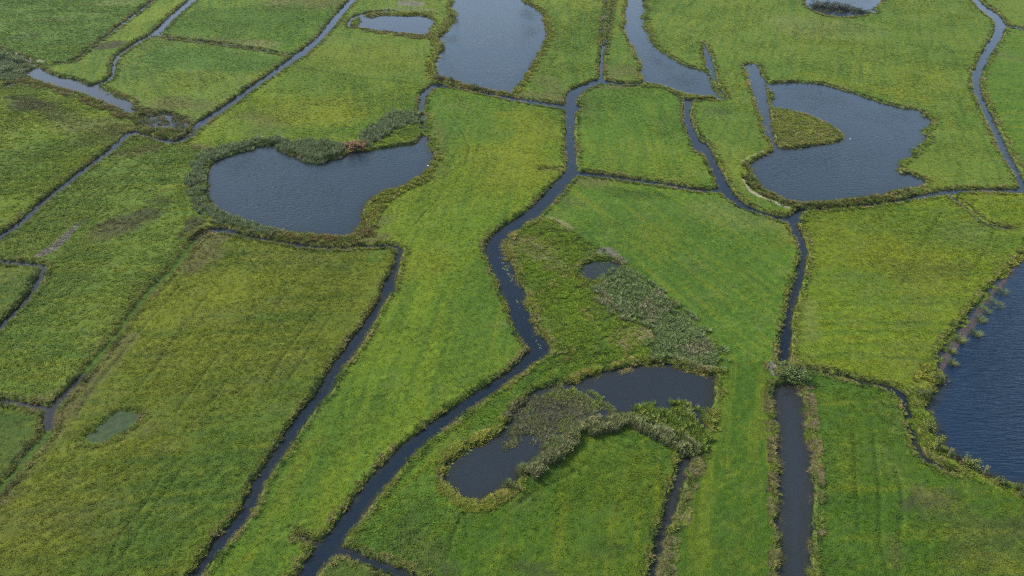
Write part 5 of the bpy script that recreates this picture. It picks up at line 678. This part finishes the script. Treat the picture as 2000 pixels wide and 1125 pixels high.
for kind, path, sp, per, hgt, cover, label in REEDS:
    A = np.array(path, float)[:, :2]; pad = 3 if kind == 'P' else np.array(path)[:, 2].max() / 2 + 1
    lo, hi = A.min(0) - pad, A.max(0) + pad
    n = int((hi - lo).prod() * per * (3.4 if SPECIES[sp][0] is REEDT else 3.0))
    x, y = lo[0] + rng.random(n) * (hi - lo)[0], lo[1] + rng.random(n) * (hi - lo)[1]
    d = poly_sdf(x, y, catmull(path, True, 3), 4) if kind == 'P' else line_sdf(x, y, catmull(path, False, 4), 4)
    if kind == 'P':                              # the drawn outline includes the reed tops, which lean over the ground behind
        k_ = CAM_H / (CAM_H - hgt * 0.45)
        d = np.maximum(d, poly_sdf(x * k_, y * k_, catmull(path, True, 3), 4))
    else:
        k_ = 1 - hgt * 0.22 / CAM_H; x, y = x * k_, y * k_
    d = d + (fbm(x / 2.2, y / 2.2, 2, 3) - .5) * ((2.0 if sp == 'wedgereed' else 1.1) if kind == 'P' else min(1.1, 0.5 * np.mean([q[2] for q in path])))
    z, gi_ = at_ground(x, y)
    keep = (d < 0) & (fbm(x / 3.0, y / 3.0, 5, 3) < 0.36 + 0.42 * cover)
    if sp in ('strawgrass', 'lowgreen', 'mixreed', 'brownbank', 'brownreed', 'olivereed'): keep &= D[gi_] > -1.3
    x, y, z = x[keep], y[keep], z[keep]
    if len(x) < 3: print("EMPTY reeds", label); continue
    far = np.clip(np.hypot(x, y) / 150, 1, 2.2)
    s = (0.75 + 0.5 * rng.random(len(x))) * far ** .5 * (0.72 if SPECIES[sp][0] is REEDT else 0.56); h = hgt * (0.66 if sp in ('greyreed', 'beltreed') else 0.44 if sp in ('twigreed', 'wedgereed') else 0.52) * (0.7 + 0.45 * rng.random(len(x))) * (0.8 + 0.4 * vnoise(x / 4, y / 4, 1))
    scatter("reeds" if SPECIES[sp][0] is REEDT else "bank_plants", SPECIES[sp][0], np.stack([x, y, np.maximum(z, -0.25)], 1), np.stack([s, s, h], 1), reed_tints(sp, x, y), label, "reeds" if SPECIES[sp][0] is REEDT else "bank plants")

# floating leaves on the ditches
V, Fc, T = [], [], []
for L_ in PADS:
    L_ = catmull(L_, False, 4); lo, hi = L_[:, :2].min(0) - 3, L_[:, :2].max(0) + 3
    n = int((hi - lo).prod() * 5); x, y = lo[0] + rng.random(n) * (hi - lo)[0], lo[1] + rng.random(n) * (hi - lo)[1]
    gi_ = at_ground(x, y)[1]
    k = (line_sdf(x, y, L_, 4) < 0) & (D[gi_] < -0.15) & (fbm(x / 1.4, y / 1.4, 3, 3) > 0.53)
    for a, b_ in zip(x[k], y[k]):
        r_, t0, i0 = 0.10 + 0.16 * random.random(), random.random() * 6.28, len(V)
        for q in range(6): V.append((a + r_ * math.cos(t0 + q * .95), b_ + r_ * math.sin(t0 + q * .95), 0.012 + 0.02 * random.random()))
        Fc.append(tuple(range(i0, i0 + 6)))
m, N, L, b = new_mat("floating_leaf"); b.inputs["Base Color"].default_value = (.055, .075, .022, 1); b.inputs["Roughness"].default_value = 0.5
if V: mesh_obj("floating_leaves", V, Fc, mat=m, smooth_shade=False, label="small green leaves floating on the ditch water", category="floating leaves", kind="stuff")

# ------------------------------------------------------------------ shrubs
def foliage_material(name, col, col2):
    m, N, L, b = new_mat(name)
    vr = node(N, "ShaderNodeAttribute", attribute_name="shade")
    c = mix_rgb(N, L, vr.outputs["Fac"], col, col2)
    L.new(c, b.inputs["Base Color"]); b.inputs["Roughness"].default_value = 0.6; b.inputs["Specular IOR Level"].default_value = 0.25
    tr = N.new("ShaderNodeBsdfTranslucent"); L.new(c, tr.inputs["Color"])
    mx = N.new("ShaderNodeMixShader"); mx.inputs[0].default_value = 0.25
    L.new(b.outputs[0], mx.inputs[1]); L.new(tr.outputs[0], mx.inputs[2]); L.new(mx.outputs[0], N["Material Output"].inputs["Surface"])
    return m
FOL = {k: foliage_material(k + "_foliage", a, b_) for k, a, b_ in (
    ('willow', (.055, .085, .022), (.14, .18, .05)), ('yellow', (.10, .12, .02), (.22, .21, .04)), ('rust', (.12, .07, .03), (.34, .19, .08)),
    ('lime', (.08, .11, .02), (.21, .23, .05)), ('pale', (.14, .15, .06), (.30, .30, .14)), ('brown', (.06, .048, .03), (.13, .105, .06)),
    ('olive', (.05, .07, .022), (.13, .15, .04)), ('dark', (.025, .035, .018), (.075, .08, .045)), ('clump', (.075, .11, .025), (.17, .19, .045)))}
m, N, L, b = new_mat("bark"); b.inputs["Base Color"].default_value = (.075, .06, .045, 1); b.inputs["Roughness"].default_value = 0.9; BARK = m
def shrub_shape(seed, upright):
    """unit shrub: stems as tapered tubes, leaves in clumps round the branch ends"""
    r = np.random.default_rng(seed); SV, SF, V, Fc, S = [], [], [], [], []
    tips = []
    for i in range(9):
        a = i * 2.4 + r.random(); q = (0.12 + 0.36 * r.random()) * (0.5 if upright else 1.0); h = (0.55 + 0.35 * r.random()) * (1.15 if upright else 1 - 0.5 * q)
        p0, p1, p2 = np.array((0.05 * math.cos(a), 0.05 * math.sin(a), -0.05)), np.array((q * .45 * math.cos(a), q * .45 * math.sin(a), h * .55)), np.array((q * math.cos(a), q * math.sin(a), h))
        k0 = len(SV)
        for p, w in ((p0, .022), (p1, .014), (p2, .005)):
            for t in range(4): SV.append((p[0] + w * math.cos(t * 1.571), p[1] + w * math.sin(t * 1.571), p[2]))
        for sgm in range(2):
            for t in range(4): SF.append((k0 + sgm * 4 + t, k0 + sgm * 4 + (t + 1) % 4, k0 + sgm * 4 + 4 + (t + 1) % 4, k0 + sgm * 4 + 4 + t))
        tips += [p2, p1 * .35 + p2 * .65, p1, p0 * .5 + p1 * .5 + np.array((.22 * math.cos(a), .22 * math.sin(a), 0)) * (0.4 if upright else 1)]
    for p in tips:
        cr = 0.13 + 0.09 * r.random(); cs = r.random()
        for j in range(22):
            v = r.normal(0, 1, 3); v /= np.linalg.norm(v); c = p + v * cr * r.random() ** .4; c[2] = max(c[2], 0.02)
            a, bq = r.normal(0, 1, 3), v + r.normal(0, .5, 3); a -= bq * (a @ bq) / (bq @ bq); a /= np.linalg.norm(a); bb = np.cross(bq, a); bb /= np.linalg.norm(bb)
            s = 0.028 + 0.025 * r.random(); k0 = len(V)
            V += [tuple(c - a * s), tuple(c - bb * s * .55), tuple(c + a * s), tuple(c + bb * s * .55)]
            Fc.append((k0, k0 + 1, k0 + 2, k0 + 3)); S += [min(1, max(0, .55 * cs + .45 * r.random()))] * 4
    return (SV, SF), (V, Fc, S)
SHAPES = [shrub_shape(300 + i, i % 3 == 2) for i in range(6)]
_cache = {}
def shrub(name, p, w, h, species, label, category, group, shape):
    z = max(float(at_ground(p[0], p[1])[0][0]), -0.1)
    e = bpy.data.objects.new(name, None); COL.objects.link(e); e.location = (p[0], p[1], z)
    e.rotation_euler = (0, 0, random.random() * 6.28); e.scale = (w, w, h); e.empty_display_size = .2
    tag(e, label, category, None, group)
    for part, (mat) in (("stems", BARK), ("foliage", FOL[species])):
        key = (shape, part, mat.name)
        if key not in _cache:
            me = bpy.data.meshes.new(part)
            if part == "stems": me.from_pydata(SHAPES[shape][0][0], [], SHAPES[shape][0][1])
            else: me.from_pydata(SHAPES[shape][1][0], [], SHAPES[shape][1][1]); float_attr(me, "shade", SHAPES[shape][1][2])
            me.materials.append(mat); me.update(); _cache[key] = me
        o = bpy.data.objects.new(part, _cache[key]); COL.objects.link(o); o.parent = e
    return e
for i, (p, w, h, sp, label) in enumerate(SHRUBS):
    w, h = w * 1.25, h * 1.15
    up = sp in ('pale',) or h > w * 1.05
    g = "bushes in the far pond at top right" if sp == 'dark' else "bushes on the lake bank" if p[0] > 70 and p[1] < 140 and sp in ('lime', 'pale', 'olive', 'brown') else "bushes by the water"
    shrub("bush", p, w, h, sp, label, "bush", g, (2, 5)[i % 2] if up else (0, 1, 3, 4)[i % 4])

# reed clumps in the lake: a fan of blades and a brown base of old stems
for i, (p, w, h, label) in enumerate(CLUMPS):
    w *= .75 + .8 * random.random(); p = (p[0] + random.uniform(-.8, .8), p[1] + random.uniform(-.8, .8))
    z = float(at_ground(p[0], p[1])[0][0])
    e = bpy.data.objects.new("reed_clump", None); COL.objects.link(e); e.location = (p[0], p[1], max(z, -.1))
    tag(e, label, "reed clump", None, "reed clumps standing in the lake")
    for part, (n_, r_, h_, w_, le), mt in (("blades", (150, w * .46, h * (.7 + .6 * random.random()), .07, .75), FOL['clump']), ("dead_stems", (26, w * .5, h * .3, .05, 1.0), FOL['brown'])):
        V, Fc, S = blades(500 + i * 3 + len(part), n_, r_, h_, w_, le, 3)
        me = bpy.data.meshes.new(part); me.from_pydata(V, [], Fc); me.update(); float_attr(me, "shade", S); me.materials.append(mt)
        o = bpy.data.objects.new(part, me); COL.objects.link(o); o.parent = e; o['kind'] = 'stuff'

# ------------------------------------------------------------------ plank edging on the canal dam
m, N, L, b = new_mat("weathered_wood")
geo = N.new("ShaderNodeNewGeometry"); n1 = node(N, "ShaderNodeTexNoise", Scale=6.0, Detail=5.0); L.new(geo.outputs["Position"], n1.inputs["Vector"])
L.new(mix_rgb(N, L, n1.outputs["Fac"], (.16, .15, .14), (.38, .36, .33)), b.inputs["Base Color"]); b.inputs["Roughness"].default_value = .85; WOOD = m
def box(cx, cy, cz, sx, sy, sz, bev=0.0):
    V = [(cx + i * sx / 2, cy + j * sy / 2, cz + k * sz / 2) for k in (-1, 1) for i, j in ((-1, -1), (1, -1), (1, 1), (-1, 1))]
    return V, [(3, 2, 1, 0), (4, 5, 6, 7), (0, 1, 5, 4), (1, 2, 6, 5), (2, 3, 7, 6), (3, 0, 4, 7)]
(ax, ay), (bx_, by_) = PLANK; Lp = math.hypot(bx_ - ax, by_ - ay)
e = bpy.data.objects.new("plank_edging", None); COL.objects.link(e); e.location = ((ax + bx_) / 2, (ay + by_) / 2, 0.0); e.rotation_euler = (0, 0, math.atan2(by_ - ay, bx_ - ax))
tag(e, "grey weathered plank holding the bank at the end of the ditch above the canal dam", "plank edging")
for k in (0, 1):
    V, Fc = box(0, 0, .12 + .23 * k, Lp - .02 * k, .06, .22); mesh_obj("board", V, Fc, WOOD, e, False)
for q in (-.45, -.05, .4):
    V, Fc = box(Lp * q, -.075, .2, .09, .085, 1.0); mesh_obj("post", V, Fc, WOOD, e, False)

# ------------------------------------------------------------------ white birds
m, N, L, b = new_mat("white_feathers"); b.inputs["Base Color"].default_value = (.8, .8, .78, 1); b.inputs["Roughness"].default_value = .6; FEATHER = m
m, N, L, b = new_mat("orange_bill"); b.inputs["Base Color"].default_value = (.6, .22, .03, 1); BILL = m
def loft(rings, n=10):
    V, Fc = [], []
    for (x, z, ry, rz) in rings:
        for t in range(n):
            a = t / n * 6.2832; V.append((x, ry * math.cos(a), z + rz * math.sin(a)))
    for i in range(len(rings) - 1):
        for t in range(n): Fc.append((i * n + t, i * n + (t + 1) % n, i * n + n + (t + 1) % n, i * n + n + t))
    Fc.append(tuple(range(n - 1, -1, -1))); Fc.append(tuple(range((len(rings) - 1) * n, len(rings) * n)))
    return V, Fc
for i, (p, label) in enumerate(BIRDS):
    z = max(float(at_ground(p[0], p[1])[0][0]), 0.0)
    V, Fc = loft([(-.72, .26, .02, .02), (-.6, .22, .12, .06), (-.4, .16, .24, .15), (-.1, .13, .29, .19), (.2, .14, .25, .18), (.38, .2, .15, .14), (.46, .34, .075, .085), (.5, .5, .06, .065), (.5, .66, .055, .055), (.53, .76, .055, .055), (.6, .8, .06, .06), (.68, .79, .045, .045), (.72, .78, .02, .025)])
    e = mesh_obj("bird", np.array(V) * .55, Fc, FEATHER, None, True, label, "bird", None, "white birds at the ponds")
    e.location = (p[0], p[1], z); e.rotation_euler = (0, 0, (0.6, 2.6, 3.4)[i])
    V, Fc = loft([(.715, .78, .024, .02), (.8, .765, .018, .012), (.83, .76, .006, .005)], 6); mesh_obj("bill", np.array(V) * .55, Fc, BILL, e)

# ------------------------------------------------------------------ thin haze over the polder
hx, hy0, hy1 = 7000.0, -1500.0, 9400.0
V, Fc = box(0, (hy0 + hy1) / 2, 50.0, 2 * hx, hy1 - hy0, 104.0)
haze = mesh_obj("haze", V, Fc, None, None, False, "thin pale haze in the air over the whole polder", "haze", "stuff")
hm = bpy.data.materials.new("haze"); hm.use_nodes = True; hn = hm.node_tree.nodes
hn.remove(hn["Principled BSDF"])
hv = hn.new("ShaderNodeVolumePrincipled"); hv.inputs["Color"].default_value = (.90, .94, 1.0, 1)
hv.inputs["Density"].default_value = 0.00004; hv.inputs["Anisotropy"].default_value = 0.2
hm.node_tree.links.new(hv.outputs[0], hn["Material Output"].inputs["Volume"])
haze.data.materials.append(hm)
